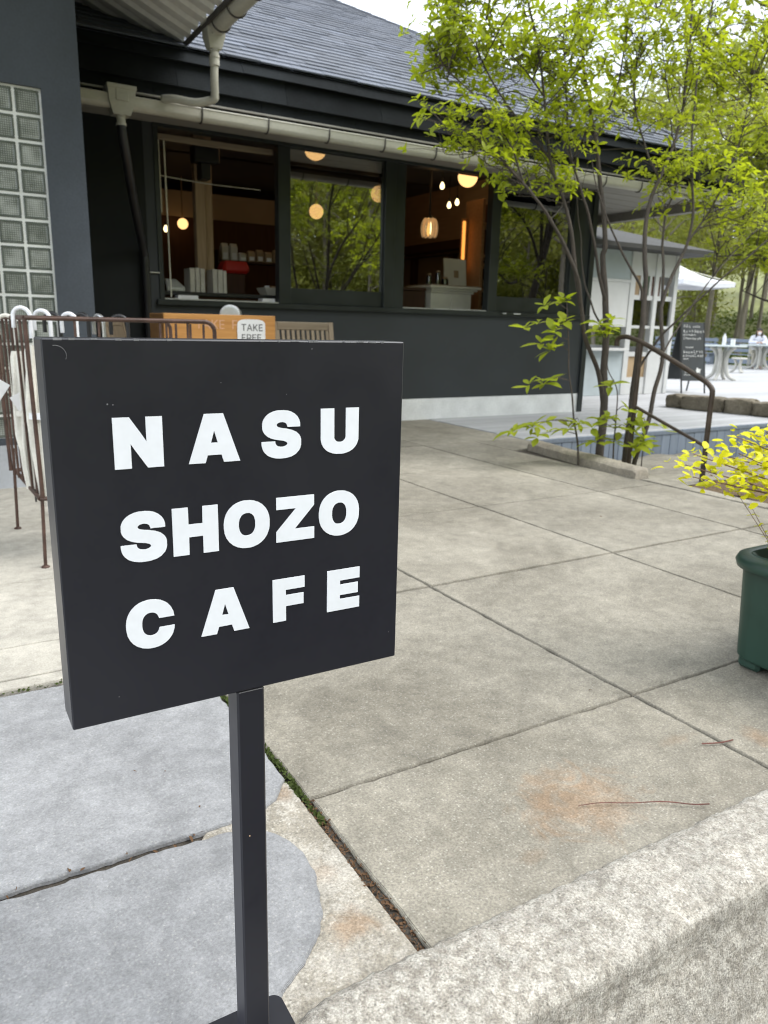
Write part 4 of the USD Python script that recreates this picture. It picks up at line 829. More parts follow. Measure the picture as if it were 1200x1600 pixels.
umbrella(0.555, 3.90, 1.175, (0.0, 0.03), 0.9, 'blackcloth', 'black', 'black umbrella hooked between the two white handles', 2.5)
umbrella(0.675, 3.86, 1.175, (0.0, 0.03), 0.9, 'blackcloth', 'black', 'black umbrella just right of the middle white handle', 2.2)
umbrella(0.735, 3.82, 1.170, (0.0, 0.03), 0.9, 'blackcloth', 'steel', 'black umbrella with a steel shaft beside the last crook handle', 2.0)
umbrella(0.845, 3.82, 1.170, (0.0, 0.03), 0.9, 'blackcloth', 'black', 'black umbrella with a large crook handle at the right of the row', 2.9)
tg = thing('paper_tag', 'white folded paper tag poking out of the left end of the umbrella rack', 'tag', loc=(0.31, 3.98, 0.85))
part(tg, 'sheet', rot(cb(0.28, 0.345, 3.985, 3.988, 0.75, 0.85, 0.001), 0.6, [0, 1, 0], (0.31, 3.98, 0.87)), 'paper')
part(tg, 'fold', rot(cb(0.283, 0.335, 3.980, 3.983, 0.70, 0.78, 0.001), -0.5, [0, 1, 0], (0.31, 3.98, 0.85)), 'paper')
# bench behind the rack
bn = thing('porch_bench', 'brown wooden bench against the wall behind the umbrella rack', 'bench', loc=(0.1, 5.35, 0))
for i in range(3): part(bn, 'seat_slat', cb(-0.9, 0.40, 5.21 + 0.12 * i, 5.32 + 0.12 * i, 1.08, 1.105, 0.004), 'teakx')
part(bn, 'front_rail', cb(-0.88, 0.40, 5.215, 5.245, 0.80, 1.078, 0.004), 'teakx')
for x in (-0.85, 0.05):
    for y in (5.248, 5.50): part(bn, 'leg', cb(x, x + 0.06, y, y + 0.05, 0.006, 1.079, 0.004), 'teak')

# ================================================================ wooden stand box, paper sign, tin, garden chairs
wbx = thing('wooden_stand', 'orange brown wooden box stand with faint chalked lettering under the left window', 'wooden box', loc=(2.2, 6.6, 0))
BX0, BX1, BY0, BY1 = 1.735, 2.735, 6.52, 6.95
part(wbx, 'front_board', cb(BX0, BX1, BY0, BY0 + 0.022, 0.80, 1.205, 0.004), 'orangewood')
part(wbx, 'end_board', cb(BX0, BX0 + 0.022, BY0 + 0.023, BY1, 0.80, 1.205, 0.004), 'orangeend'); part(wbx, 'end_board', cb(BX1 - 0.022, BX1, BY0 + 0.023, BY1, 0.80, 1.205, 0.004), 'orangeend')
part(wbx, 'back_board', cb(BX0, BX1, BY1 + 0.001, BY1 + 0.022, 0.80, 1.205, 0.004), 'orangewood'); part(wbx, 'top_board', cb(BX0 + 0.023, BX1 - 0.023, BY0 + 0.023, BY1 - 0.001, 1.178, 1.198, 0.003), 'orangewood')
for x in (BX0 + 0.03, BX1 - 0.08):
    for y in (BY0 + 0.03, BY1 - 0.07): part(wbx, 'leg', cb(x, x + 0.05, y, y + 0.045, 0.006, 0.80, 0.004), 'orangewood')
def text(s, h, bold=False, depth=0.001): return meshkit.text_mesh(s, h, depth=depth, bold=bold)
def upright(t, x, y, z):
    """Turn lettering from the ground plane to face -y at (x, y, z)."""
    t = t.copy(); v = t.vertices; t.vertices = np.column_stack([v[:, 0] + x, y - v[:, 2], v[:, 1] + z]); return t
part(wbx, 'lettering', upright(text('TAKE  FREE', 0.075), 2.00, BY0 - 0.0005, 1.085), 'chalkpink')
tk = thing('paper_notice', 'white arched paper notice hand lettered TAKE FREE on the wooden stand', 'notice', loc=(2.50, 6.50, 1.0))
ar = Polygon([(2.375, 0.98), (2.635, 0.98), (2.635, 1.11)] + [(2.505 + 0.13 * np.sign(math.cos(a)) * abs(math.cos(a)) ** 0.6, 1.11 + 0.062 * math.sin(a) ** 0.6 if math.sin(a) > 0 else 1.11) for a in np.linspace(0.05, np.pi - 0.05, 24)] + [(2.375, 1.11)]).buffer(0)
e = extrude(ar, 0, 0.003); v = e.vertices; e.vertices = np.column_stack([v[:, 0], BY0 - 0.004 - v[:, 2], v[:, 1]]); e.invert()
part(tk, 'paper', e, 'paper')
part(tk, 'lettering', cat_([upright(text('TAKE', 0.058), 2.408, BY0 - 0.0075, 1.072), upright(text('FREE', 0.058), 2.408, BY0 - 0.0075, 0.985)]), 'ink')
tn = thing('round_tin', 'pale round tin lying on its side on top of the wooden stand', 'tin', loc=(2.37, 6.62, 1.2))
d1 = rot(lathe([(0.085, -0.05), (0.094, -0.045), (0.094, 0.045), (0.085, 0.05)], 28), np.pi / 2, [1, 0, 0]); d1 = rot(d1, -0.5, [0, 0, 1]); d1.apply_translation([2.37, 6.66, 1.200])
part(tn, 'body', d1, 'steel', smooth=30)
d2 = rot(lathe([(0.080, 0.051), (0.070, 0.053)], 28), np.pi / 2, [1, 0, 0]); d2 = rot(d2, -0.5, [0, 0, 1]); d2.apply_translation([2.37, 6.66, 1.200]); part(tn, 'lid', d2, 'tabletop')
def chair_parts(t, W, H, m1='teak', m2='teakx'):
    """A slatted wooden garden chair at the origin, facing -y."""
    for x in (-W / 2, W / 2 - 0.045):
        part(t, 'back_post', trimesh.convex.convex_hull(np.vstack([bx(x, x + 0.045, 0.20, 0.235, 0, 0.45).vertices, bx(x, x + 0.045, 0.245, 0.28, 0.5, 0.5).vertices])), m1)
        part(t, 'back_post', trimesh.convex.convex_hull(np.vstack([bx(x, x + 0.045, 0.245, 0.28, 0.5, 0.501).vertices, bx(x, x + 0.045, 0.36, 0.392, H - 0.02, H).vertices])), m1)
        part(t, 'front_leg', cb(x, x + 0.045, -0.26, -0.22, 0, 0.64, 0.004), m1)
        part(t, 'armrest', cb(x - 0.012, x + 0.057, -0.29, 0.30, 0.641, 0.668, 0.006), m2)
    part(t, 'top_rail', cb(-W / 2 + 0.046, W / 2 - 0.046, 0.358, 0.385, H - 0.075, H - 0.002, 0.006), m2)
    part(t, 'lower_rail', cb(-W / 2 + 0.046, W / 2 - 0.046, 0.262, 0.286, 0.54, 0.59, 0.004), m2)
    ns = int((W - 0.09) / 0.047)
    for i in range(ns):
        x = -W / 2 + 0.058 + (W - 0.116) * i / max(1, ns - 1)
        part(t, 'back_slat', trimesh.convex.convex_hull(np.vstack([bx(x - 0.014, x + 0.014, 0.266, 0.280, 0.59, 0.591).vertices, bx(x - 0.014, x + 0.014, 0.362, 0.376, H - 0.076, H - 0.075).vertices])), m1)
    for i in range(8): part(t, 'seat_slat', cb(-W / 2 + 0.002, W / 2 - 0.002, -0.25 + 0.06 * i, -0.20 + 0.06 * i, 0.43, 0.452, 0.003), m2)
    part(t, 'seat_rail', cb(-W / 2 + 0.002, W / 2 - 0.002, -0.24, -0.215, 0.36, 0.429, 0.003), m2)
ch = thing('garden_chair', 'weathered wooden slat-back garden chair to the right of the orange wooden stand', 'chair', loc=(0, 0, 0))
chair_parts(ch, 0.62, 1.155)
stage.GetPrimAtPath(ch).GetAttribute('xformOp:translate').Set(Gf.Vec3d(3.055, 6.26, 0.006))
c2 = dup(ch, 'garden_chair', (1.84, 7.28, 0.006), 62, 1.0, 'weathered wooden garden chair turned sideways between the umbrella rack and the wooden stand')
# a shallow box step is not seen; chairs stand on the slabs

# ================================================================ green planter with golden shrub
pt = thing('planter', 'dark green plastic rectangular planter tub on the paving', 'planter', loc=(2.75, 1.30, 0))
def rrect(x0, x1, y0, y1, r): return sbox(x0 + r, y0 + r, x1 - r, y1 - r).buffer(r, quad_segs=8)
PX0, PX1, PY0, PY1 = 2.335, 3.05, 0.97, 1.515
def loft(levels):
    rings = []
    for (z, inset, r) in levels:
        p = rrect(PX0 + inset, PX1 - inset, PY0 + inset, PY1 - inset, r); c = np.array([p.exterior.interpolate(t, normalized=True).coords[0] for t in np.arange(96) / 96])
        rings.append(np.column_stack([c, np.full(96, z)]))
    V = np.vstack(rings); F = []
    for i in range(len(rings) - 1):
        for j in range(96):
            p, q = i * 96 + j, i * 96 + (j + 1) % 96; F += [[p, q, p + 96], [q, q + 96, p + 96]]
    return trimesh.Trimesh(V, F, process=False)
part(pt, 'tub', loft([(0.045, 0.05, 0.04), (0.035, 0.03, 0.05), (0.05, 0.018, 0.055), (0.40, 0.0, 0.065), (0.42, 0.02, 0.06), (0.345, 0.035, 0.05), (0.335, 0.3, 0.01)]), 'pot', smooth=40)
part(pt, 'rim', loft([(0.372, 0.0, 0.10), (0.365, -0.012, 0.11), (0.372, -0.032, 0.13), (0.392, -0.038, 0.135), (0.410, -0.030, 0.13), (0.418, -0.010, 0.11), (0.416, 0.012, 0.10), (0.40, 0.022, 0.09), (0.34, 0.032, 0.08)]), 'pot', smooth=60)
for x in (PX0 + 0.035, PX1 - 0.155):
    for y in (PY0 + 0.035, PY1 - 0.12): part(pt, 'foot', cb(x, x + 0.12, y, y + 0.085, 0.002, 0.052, 0.012), 'pot')
sg = [[x, y] for x in np.linspace(PX0 + 0.03, PX1 - 0.03, 26) for y in np.linspace(PY0 + 0.03, PY1 - 0.03, 22)]
SV = [[x, y, 0.352 + 0.03 * meshkit.fbm(np.array([x * 14, y * 14, 0]), 3, 5)] for x, y in sg]; SF = []
for i in range(25):
    for j in range(21):
        p = i * 22 + j; SF += [[p, p + 22, p + 1], [p + 1, p + 22, p + 23]]
part(pt, 'soil', trimesh.Trimesh(SV, SF, process=False), 'soil', smooth=True)

def leaf(base, d, up, L, W, shape='long', fold=0.18, curl=0.12):
    """One leaf blade of eight triangles: folded along the midrib, curling at the tip."""
    d = d / math.sqrt(d @ d); s = cr(d, up); s = s / max(math.sqrt(s @ s), 1e-6); u = cr(s, d)
    if shape == 'long': st = [(0.0, 0.02), (0.28, 0.72), (0.58, 1.0), (0.82, 0.62), (1.0, 0.0)]
    else: st = [(0.0, 0.03), (0.22, 0.80), (0.52, 1.0), (0.82, 0.72), (1.0, 0.0)]
    V, F = [], []
    for t, w in st:
        c = base + d * L * t - u * curl * L * t * t
        if w in (0.0,): V.append(c)
        else: V += [c + s * W / 2 * w + u * fold * W * w, c - u * 0.0, c - s * W / 2 * w + u * fold * W * w]
    for i in range(3):
        p = i * 3; F += [[p, p + 3, p + 1], [p + 1, p + 3, p + 4], [p + 1, p + 4, p + 2], [p + 2, p + 4, p + 5]]
    F += [[9, 12, 10], [10, 12, 11]]
    return np.array(V), np.array(F)
def leaves_mesh(ls):
    V, F, n = [], [], 0
    for v, f in ls: V.append(v); F.append(f + n); n += len(v)
    return trimesh.Trimesh(np.vstack(V), np.vstack(F), process=False)

sb = thing('golden_shrub', 'golden yellow leaved shrub growing out of the green planter', 'shrub', loc=(2.72, 1.26, 0.36))
rs = np.random.default_rng(5)
sl = []
root = np.array([2.70, 1.27, 0.35])
targets = [(2.18, 1.62, 0.86), (2.12, 1.60, 0.80), (2.22, 1.48, 0.90), (2.30, 1.55, 0.98), (2.38, 1.50, 1.02), (2.28, 1.42, 0.86), (2.45, 1.42, 0.98), (2.50, 1.35, 1.05), (2.42, 1.52, 0.92), (2.55, 1.30, 0.92), (2.62, 1.22, 1.00), (2.36, 1.46, 0.84), (2.72, 1.15, 1.0), (2.80, 1.25, 0.98), (2.50, 1.55, 0.86), (2.62, 1.42, 0.9), (2.10, 1.55, 0.74), (2.16, 1.42, 0.76), (2.9, 1.1, 0.9), (2.85, 1.4, 0.95), (2.33, 1.6, 0.83), (2.47, 1.28, 0.86)]
for ti, tg_ in enumerate(targets):
    tgt = np.array(tg_); tgt[2] = 0.695 + (tgt[2] - 0.74) * 0.50; mid = root + (tgt - root) * 0.5 + np.array([0.02, 0, 0.10]) + rs.normal(0, 0.02, 3)
    start = root + np.array([rs.normal(0, 0.05), rs.normal(0, 0.05), 0])
    c = spline([start, start + (mid - start) * 0.5 + [0, 0, 0.05], mid, tgt], 6)
    part(sb, 'branch', tube(c, np.linspace(0.006, 0.0018, len(c)), 6), 'shrubtwig')
    for i in range(len(c) // 2, len(c)):
        for q in range(4 if i < len(c) - 6 else 8):
            b = c[i] + rs.normal(0, 0.022, 3); d = np.array([rs.normal(), rs.normal(), rs.normal() * 0.35 + 0.05]); d += (c[-1] - c[-4]) * 5
            u = np.array([rs.normal() * 0.35 - 0.15, rs.normal() * 0.35 - 0.25, 1.0]); L = 0.020 + 0.020 * rs.random()
            sl.append(leaf(b + d / np.linalg.norm(d) * 0.012, d, u, L, L * rs.uniform(0.6, 0.85), 'round', rs.uniform(0.02, 0.25), rs.uniform(-0.1, 0.5)))
sl.sort(key=lambda l: np.linalg.norm(l[0].mean(0) - [0, 0, 1.15]))
for v, f in sl[:300]: part(sb, 'leaf', (v, f), 'shrubleaf', smooth=True)
if len(sl) > 300: part(sb, 'more_leaves', leaves_mesh(sl[300:]), 'shrubleaf', smooth=True, kind='stuff')
wd = thing('dry_weed', 'thin pale dried weed sprigs at the left end of the planter', 'weed', loc=(2.45, 1.42, 0.36))
wl = []
for i, tgt in enumerate([(2.30, 1.52, 0.63), (2.36, 1.50, 0.58), (2.40, 1.44, 0.50), (2.43, 1.38, 0.62), (2.46, 1.45, 0.47), (2.35, 1.42, 0.48)]):
    c = spline([(2.45 + 0.01 * i, 1.42, 0.36), (2.43, 1.43, 0.42), tgt], 6); part(wd, 'stem', tube(c, np.linspace(0.002, 0.0009, len(c)), 5), 'shrubtwig')
    for p in c[5:]:
        for q in range(2): wl.append(leaf(p, rs.normal(0, 1, 3) * [1, 1, 0.4], np.array([0.1, -0.2, 1]), 0.016, 0.008, 'round'))
part(wd, 'leaves', leaves_mesh(wl), 'shrubleaf', kind='stuff')

# ================================================================ the cafe sign
GLY = {"N":[[[0.0,1.0],[0.314,1.0],[0.58,0.615],[0.693,0.435],[0.693,1.0],[1.0,1.0],[1.0,0.0],[0.686,0.0],[0.436,0.361],[0.312,0.554],[0.307,0.55],[0.307,0.0],[0.0,0.0]]],"A":[[[0.0,0.003],[0.318,0.997],[0.679,1.0],[1.0,0.0],[0.702,0.0],[0.655,0.164],[0.341,0.164],[0.292,0.0]],[[0.403,0.384],[0.597,0.383],[0.502,0.73],[0.492,0.716]]],"S":[[[0.0,0.337],[0.31,0.337],[0.315,0.306],[0.331,0.275],[0.368,0.244],[0.406,0.227],[0.476,0.213],[0.54,0.213],[0.61,0.227],[0.66,0.255],[0.681,0.286],[0.677,0.321],[0.635,0.356],[0.549,0.383],[0.351,0.413],[0.242,0.44],[0.145,0.483],[0.073,0.543],[0.044,0.583],[0.024,0.637],[0.024,0.747],[0.04,0.793],[0.069,0.84],[0.105,0.88],[0.153,0.917],[0.21,0.947],[0.306,0.98],[0.403,0.997],[0.556,1.0],[0.669,0.987],[0.746,0.967],[0.839,0.923],[0.911,0.863],[0.952,0.803],[0.964,0.773],[0.976,0.727],[0.976,0.677],[0.681,0.677],[0.661,0.728],[0.631,0.756],[0.598,0.773],[0.536,0.787],[0.48,0.787],[0.426,0.776],[0.393,0.763],[0.36,0.736],[0.351,0.713],[0.351,0.693],[0.364,0.668],[0.41,0.64],[0.504,0.617],[0.633,0.6],[0.77,0.57],[0.879,0.527],[0.952,0.47],[0.984,0.423],[1.0,0.377],[1.0,0.257],[0.98,0.197],[0.952,0.15],[0.867,0.077],[0.758,0.03],[0.613,0.003],[0.444,0.0],[0.343,0.01],[0.262,0.027],[0.173,0.06],[0.137,0.08],[0.073,0.133],[0.044,0.17],[0.016,0.227],[0.0,0.3]]],"U":[[[0.0,1.0],[0.315,1.0],[0.319,0.348],[0.336,0.309],[0.385,0.261],[0.438,0.237],[0.525,0.23],[0.575,0.24],[0.616,0.261],[0.665,0.309],[0.685,0.365],[0.685,1.0],[1.0,1.0],[0.996,0.304],[0.984,0.257],[0.952,0.189],[0.908,0.135],[0.845,0.084],[0.757,0.041],[0.645,0.01],[0.554,0.0],[0.402,0.003],[0.307,0.02],[0.203,0.057],[0.139,0.095],[0.076,0.152],[0.024,0.233],[0.0,0.328]]],"H":[[[0.0,1.0],[0.313,1.0],[0.315,0.626],[0.683,0.625],[0.687,1.0],[1.0,1.0],[1.0,0.0],[0.687,0.0],[0.685,0.388],[0.317,0.388],[0.313,0.0],[0.0,0.0]]],"O":[[[0.0,0.45],[0.0,0.55],[0.014,0.647],[0.039,0.723],[0.074,0.79],[0.12,0.85],[0.198,0.917],[0.272,0.957],[0.378,0.99],[0.452,1.0],[0.579,0.997],[0.65,0.983],[0.756,0.943],[0.837,0.89],[0.912,0.81],[0.958,0.73],[0.986,0.647],[1.0,0.55],[0.996,0.413],[0.979,0.327],[0.94,0.233],[0.876,0.147],[0.806,0.087],[0.728,0.043],[0.622,0.01],[0.548,0.0],[0.452,0.0],[0.378,0.01],[0.272,0.043],[0.18,0.097],[0.11,0.163],[0.049,0.253],[0.014,0.353]],[[0.29,0.461],[0.297,0.41],[0.318,0.346],[0.354,0.291],[0.387,0.264],[0.419,0.247],[0.474,0.233],[0.548,0.237],[0.602,0.257],[0.628,0.274],[0.667,0.319],[0.696,0.383],[0.707,0.43],[0.707,0.57],[0.685,0.647],[0.667,0.682],[0.624,0.729],[0.573,0.756],[0.548,0.763],[0.474,0.767],[0.398,0.743],[0.354,0.708],[0.311,0.637],[0.293,0.57]]],"Z":[[[0.0,0.213],[0.57,0.759],[0.565,0.763],[0.008,0.763],[0.008,1.0],[0.996,1.0],[0.996,0.787],[0.43,0.241],[0.435,0.237],[1.0,0.237],[1.0,0.0],[0.0,0.0]]],"C":[[[0.0,0.45],[0.0,0.55],[0.014,0.647],[0.04,0.723],[0.076,0.79],[0.123,0.85],[0.203,0.917],[0.286,0.96],[0.359,0.983],[0.464,1.0],[0.562,1.0],[0.638,0.99],[0.739,0.96],[0.826,0.913],[0.88,0.87],[0.938,0.8],[0.986,0.703],[1.0,0.62],[0.707,0.62],[0.677,0.692],[0.632,0.736],[0.565,0.763],[0.489,0.767],[0.441,0.756],[0.393,0.733],[0.353,0.695],[0.326,0.654],[0.304,0.59],[0.297,0.54],[0.297,0.46],[0.304,0.41],[0.323,0.352],[0.349,0.308],[0.378,0.278],[0.423,0.25],[0.49,0.233],[0.543,0.233],[0.592,0.244],[0.632,0.264],[0.666,0.295],[0.692,0.336],[0.707,0.38],[1.0,0.38],[0.996,0.337],[0.964,0.243],[0.928,0.183],[0.884,0.133],[0.841,0.097],[0.783,0.06],[0.714,0.03],[0.656,0.013],[0.561,0.0],[0.464,0.0],[0.406,0.007],[0.304,0.033],[0.199,0.087],[0.127,0.147],[0.062,0.233],[0.022,0.327]]],"F":[[[0.0,1.0],[1.0,1.0],[1.0,0.763],[0.371,0.761],[0.373,0.588],[0.963,0.588],[0.963,0.361],[0.372,0.36],[0.37,0.0],[0.0,0.0]]],"E":[[[0.0,1.0],[1.0,1.0],[1.0,0.763],[0.358,0.759],[0.362,0.612],[0.951,0.612],[0.951,0.385],[0.362,0.385],[0.358,0.241],[1.0,0.237],[1.0,0.0],[0.0,0.0]]]}
sg_ = thing('cafe_sign', 'square black cafe sign with white lettering on a black post', 'sign', loc=(0.33, 0.905, 0))
SX0, SX1, SY0, SY1, SZ0, SZ1 = 0.1055, 0.5585, 0.885, 0.945, 0.669, 1.1285
part(sg_, 'panel', cb(SX0, SX1, SY0, SY1, SZ0, SZ1, 0.0016), 'sign')
BOLD = 0.0013
def letter(ch, x0, x1, z0, z1):
    rings = GLY[ch]; T = lambda r: [(x0 + a * (x1 - x0), z0 + b * (z1 - z0)) for a, b in r]
    p = Polygon(T(rings[0]), [T(r) for r in rings[1:]]).buffer(0); b0 = p.bounds; p = p.buffer(BOLD, join_style='mitre'); b1 = p.bounds; p = affinity.translate(affinity.scale(affinity.translate(p, -b1[0], -b1[1]), (b0[2] - b0[0]) / (b1[2] - b1[0]), (b0[3] - b0[1]) / (b1[3] - b1[1]), origin=(0, 0)), b0[0], b0[1])
    e = extrude(p, 0, 0.0012); v = e.vertices; e.vertices = np.column_stack([v[:, 0], SY0 + 0.0002 - v[:, 2], v[:, 1]])
    part(sg_, 'letter', e, 'letter')
for ch, a, b, c, d in [('N', 0.1725, 0.2283, 0.9823, 1.0415), ('A', 0.2579, 0.3223, 0.9825, 1.0421), ('S', 0.3508, 0.4049, 0.9815, 1.043), ('U', 0.4332, 0.4895, 0.982, 1.0428), ('S', 0.1734, 0.2273, 0.8685, 0.9306), ('H', 0.2348, 0.2917, 0.8697, 0.9296), ('O', 0.2989, 0.3602, 0.8687, 0.9312), ('Z', 0.3692, 0.4237, 0.8702, 0.9302), ('O', 0.4308, 0.492, 0.869, 0.9318), ('C', 0.1737, 0.2321, 0.7565, 0.8195), ('A', 0.2652, 0.3298, 0.7585, 0.8185), ('F', 0.3632, 0.4095, 0.7592, 0.8192), ('E', 0.4437, 0.4945, 0.7598, 0.8196)]: letter(ch, a, b, c, d)
part(sg_, 'post', cb(0.3115, 0.3505, 0.887, 0.926, 0.012, 0.6685, 0.0025), 'sign')
bp = rrect(0.243, 0.417, 0.79, 1.012, 0.018)
part(sg_, 'base_plate', cat_([extrude(bp, 0.0035, 0.010), extrude(bp.buffer(-0.0015), 0.0036, 0.0118)]), 'sign')
sa = [(0.1185 + 0.0115 * math.cos(a), SY0 - 0.0001, 1.1105 + 0.0105 * math.sin(a)) for a in np.linspace(-0.4, 1.7, 12)]
part(sg_, 'scratch', tube(sa, 0.00022, 4), 'scratch', label='thin curved scratch near the upper left corner')
nk = [cb(x, x + w, SY0 - 0.0004, SY0 + 0.0004, z, z + h, 0.0001) for x, z, w, h in [(0.168, 1.056, 0.0016, 0.0016), (0.174, 1.0555, 0.0013, 0.0011), (0.42, 1.118, 0.0012, 0.001), (0.30, 1.078, 0.001, 0.001), (0.545, 0.71, 0.001, 0.001), (0.16, 0.70, 0.0011, 0.001), (0.385, 1.062, 0.001, 0.001)]]
tp = []
for i in range(26):
    x = SX0 + 0.004 + (SX1 - SX0 - 0.01) * rng.random(); w = 0.002 + 0.009 * rng.random()
    if rng.random() < 0.45 or x > 0.49: tp.append(cb(x, min(x + w, SX1 - 0.001), SY0 - 0.0002, SY0 + 0.0012, SZ1 - 0.0014 - 0.0008 * rng.random(), SZ1 + 0.0002, 0.0001))
part(sg_, 'worn_edge', cat_(nk + tp), 'scratch', kind='stuff')
part(sg_, 'rust_spot', cb(0.3235, 0.3255, 0.8862, 0.8872, 0.4415, 0.4435, 0.0003), 'kraft')

# ================================================================ small things on the paving
tw = single('fallen_twig', tube(spline([(1.275, 1.150, 0.006), (1.33, 1.128, 0.009), (1.40, 1.092, 0.007), (1.47, 1.055, 0.010), (1.53, 1.012, 0.008), (1.562, 0.990, 0.012)], 5), np.linspace(0.0009, 0.0017, 26), 6), 'redtwig', 'thin reddish fallen twig lying over the rust stain by the retaining wall', 'twig')
single('short_twig', tube(spline([(1.80, 1.19, 0.005), (1.85, 1.165, 0.008), (1.90, 1.16, 0.005)], 5), 0.002, 6), 'redtwig', 'short pale twig on the slabs below the planter', 'twig')
def chips(n, xr, yr, zr, size, seed):
    r = np.random.default_rng(seed); ls = []
    for i in range(n):
        p = np.array([r.uniform(*xr), r.uniform(*yr), r.uniform(*zr)])
        ls.append(leaf(p, r.normal(0, 1, 3) * [1, 1, 0.35], np.array([r.normal() * 0.5, r.normal() * 0.5, 1.0]), size * (0.5 + r.random()), size * 0.5 * (0.5 + r.random()), 'round', 0.2, 0.4))
    return leaves_mesh(ls)
single('leaf_litter', cat_([chips(520, (0.686, 0.716), (0.94, 1.52), (-0.013, -0.004), 0.0085, 3), chips(26, (-0.3, 0.6), (1.494, 1.514), (-0.01, 0.003), 0.012, 4), chips(10, (0.0, 0.65), (1.6, 2.4), (0.004, 0.006), 0.008, 5), chips(16, (0.8, 4), (1.2, 4.5), (0.001, 0.004), 0.009, 6), chips(150, (4.95, 6.2), (1.5, 4.2), (-0.12, -0.02), 0.05, 8)]), 'dryleaf', 'brown leaf crumbs lying in the joints of the paving', 'litter', kind='stuff')
mv = []
r8 = np.random.default_rng(8)
for i in range(700):
    u = r8.random()
    if u < 0.62: p = np.array([0.699 + r8.normal(0, 0.004), r8.uniform(1.53, 2.15), -0.006])
    elif u < 0.85: p = np.array([r8.uniform(-0.4, 0.66), 2.456 + r8.normal(0, 0.004), -0.002])
    else: p = np.array([0.700 + r8.normal(0, 0.003), r8.uniform(1.40, 1.62), -0.008])
    mv.append(leaf(p, r8.normal(0, 1, 3) * [1, 1, 0.6] + [0, 0, 0.4], np.array([r8.normal(), r8.normal(), 1.0]), 0.011, 0.008, 'round'))
single('moss', leaves_mesh(mv), 'moss', 'green moss growing in the joint behind the sign post', 'moss', kind='stuff')

# ================================================================ handrail
hr = thing('handrail', 'bent brown steel handrail descending beside the tree clump', 'handrail', loc=(5.2, 4.5, -0.2))
HX = 5.20
part(hr, 'top_rail', tube(spline([(HX, 4.765, 1.02), (HX, 4.765, 1.06), (HX, 4.745, 1.088), (HX, 4.70, 1.10), (HX, 4.62, 1.095), (HX, 4.45, 1.045), (HX, 4.10, 0.90), (HX, 3.86, 0.795), (HX, 3.80, 0.762), (HX, 3.765, 0.728), (HX, 3.757, 0.68), (HX, 3.757, 0.5), (HX, 3.752, -0.12)], 6), 0.0205, 12), 'railmetal', smooth=True)
part(hr, 'post', tube([(HX, 4.50, -0.42), (HX, 4.50, 1.05)], 0.0205, 12), 'railmetal', smooth=True)
part(hr, 'lower_rail', tube([(HX, 4.49, 0.52), (HX, 3.77, 0.285)], 0.0135, 10), 'railmetal', smooth=True)

# ================================================================ trees in the bed
def whorl(tip, axis, rs, L, n, out):
    """A rosette of leaves at a twig end, as on an azalea."""
    axis = axis / np.linalg.norm(axis); s = cr(axis, (0.3, 0.2, 1.0)); s /= max(np.linalg.norm(s), 1e-6); w = cr(axis, s); a0 = rs.random() * 6.28
    for i in range(n):
        a = a0 + i * 2 * np.pi / n + rs.normal(0, 0.2)
        d = s * math.cos(a) + w * math.sin(a) + axis * rs.uniform(0.15, 0.8) + np.array([0, 0, -0.12])
        l = L * rs.uniform(0.45, 1.2)
        out.append(leaf(tip + axis * rs.uniform(-0.02, 0.01), d, axis + np.array([0, 0, 0.6]) + rs.normal(0, 0.25, 3), l, l * rs.uniform(0.34, 0.5), 'long', rs.uniform(0.0, 0.3), rs.uniform(0.0, 0.5)))
def stem(t, pts, r0, r1, name='stem'):
    c = spline(pts, 6); c = c + (np.stack([meshkit.noise(c * 5 + k * 7, k) for k in range(3)], 1) - 0.5) * 0.018
    part(t, name, tube(c, np.linspace(r0, r1, len(c)), 9), 'bark', smooth=True); return c
def crown(t, stems, blobs, seed, L=0.078, m='leaf', twig=0.0042, keep=300):
    """Twigs from the nearest stem out to points spread through the crown, each ending in sprays of leaf rosettes."""
    rs = np.random.default_rng(seed); P = np.vstack(stems); out, tw = [], []
    for c, rad, n in blobs:
        for _ in range(n):
            v = rs.normal(0, 1, 3); v /= np.linalg.norm(v); tip = np.array(c) + v * np.array(rad) * rs.random() ** 0.45
            d = np.linalg.norm((P - tip) * [1, 1, 0.7], axis=1) + np.where(P[:, 2] > tip[2] - 0.1, 0.6, 0.0)
            b = P[np.argmin(d)]; dist = np.linalg.norm(tip - b)
            if dist > 1.9: continue
            c_ = spline([b, b + (tip - b) * 0.45 + rs.normal(0, 0.05, 3) + [0, 0, 0.10 * dist], tip + [0, 0, -0.02], tip + (tip - b) * 0.10 + [0, 0, 0.03]], 5)
            tw.append(tube(c_, np.linspace(twig * (0.8 + dist), 0.0016, len(c_)), 5, cap=False))
            ax = c_[-1] - c_[-4]; ax /= max(np.linalg.norm(ax), 1e-6)
            for q in range(7):
                k = rs.integers(max(1, len(c_) // 2), len(c_)); o = c_[k]
                e = o + ax * rs.uniform(0.03, 0.14) + rs.normal(0, 1, 3) * [0.115, 0.115, 0.05]
                tw.append(tube([o, (o + e) / 2 + [0, 0, 0.012], e], [0.0022, 0.0018, 0.0011], 4, cap=False))
                whorl(e, (e - o) / max(np.linalg.norm(e - o), 1e-6) + [0, 0, 0.7], rs, L, int(rs.integers(4, 7)), out)
            whorl(c_[-1], ax + [0, 0, 0.7], rs, L, 6, out)
    part(t, 'twigs', cat_(tw), 'bark', kind='stuff')
    out.sort(key=lambda l: np.linalg.norm(l[0].mean(0) - [0, 0, 1.15]))
    for v, f in out[:keep]: part(t, 'leaf', (v, f), m, smooth=True)
    if len(out) > keep: part(t, 'crown', leaves_mesh(out[keep:]), m, smooth=True, kind='stuff')

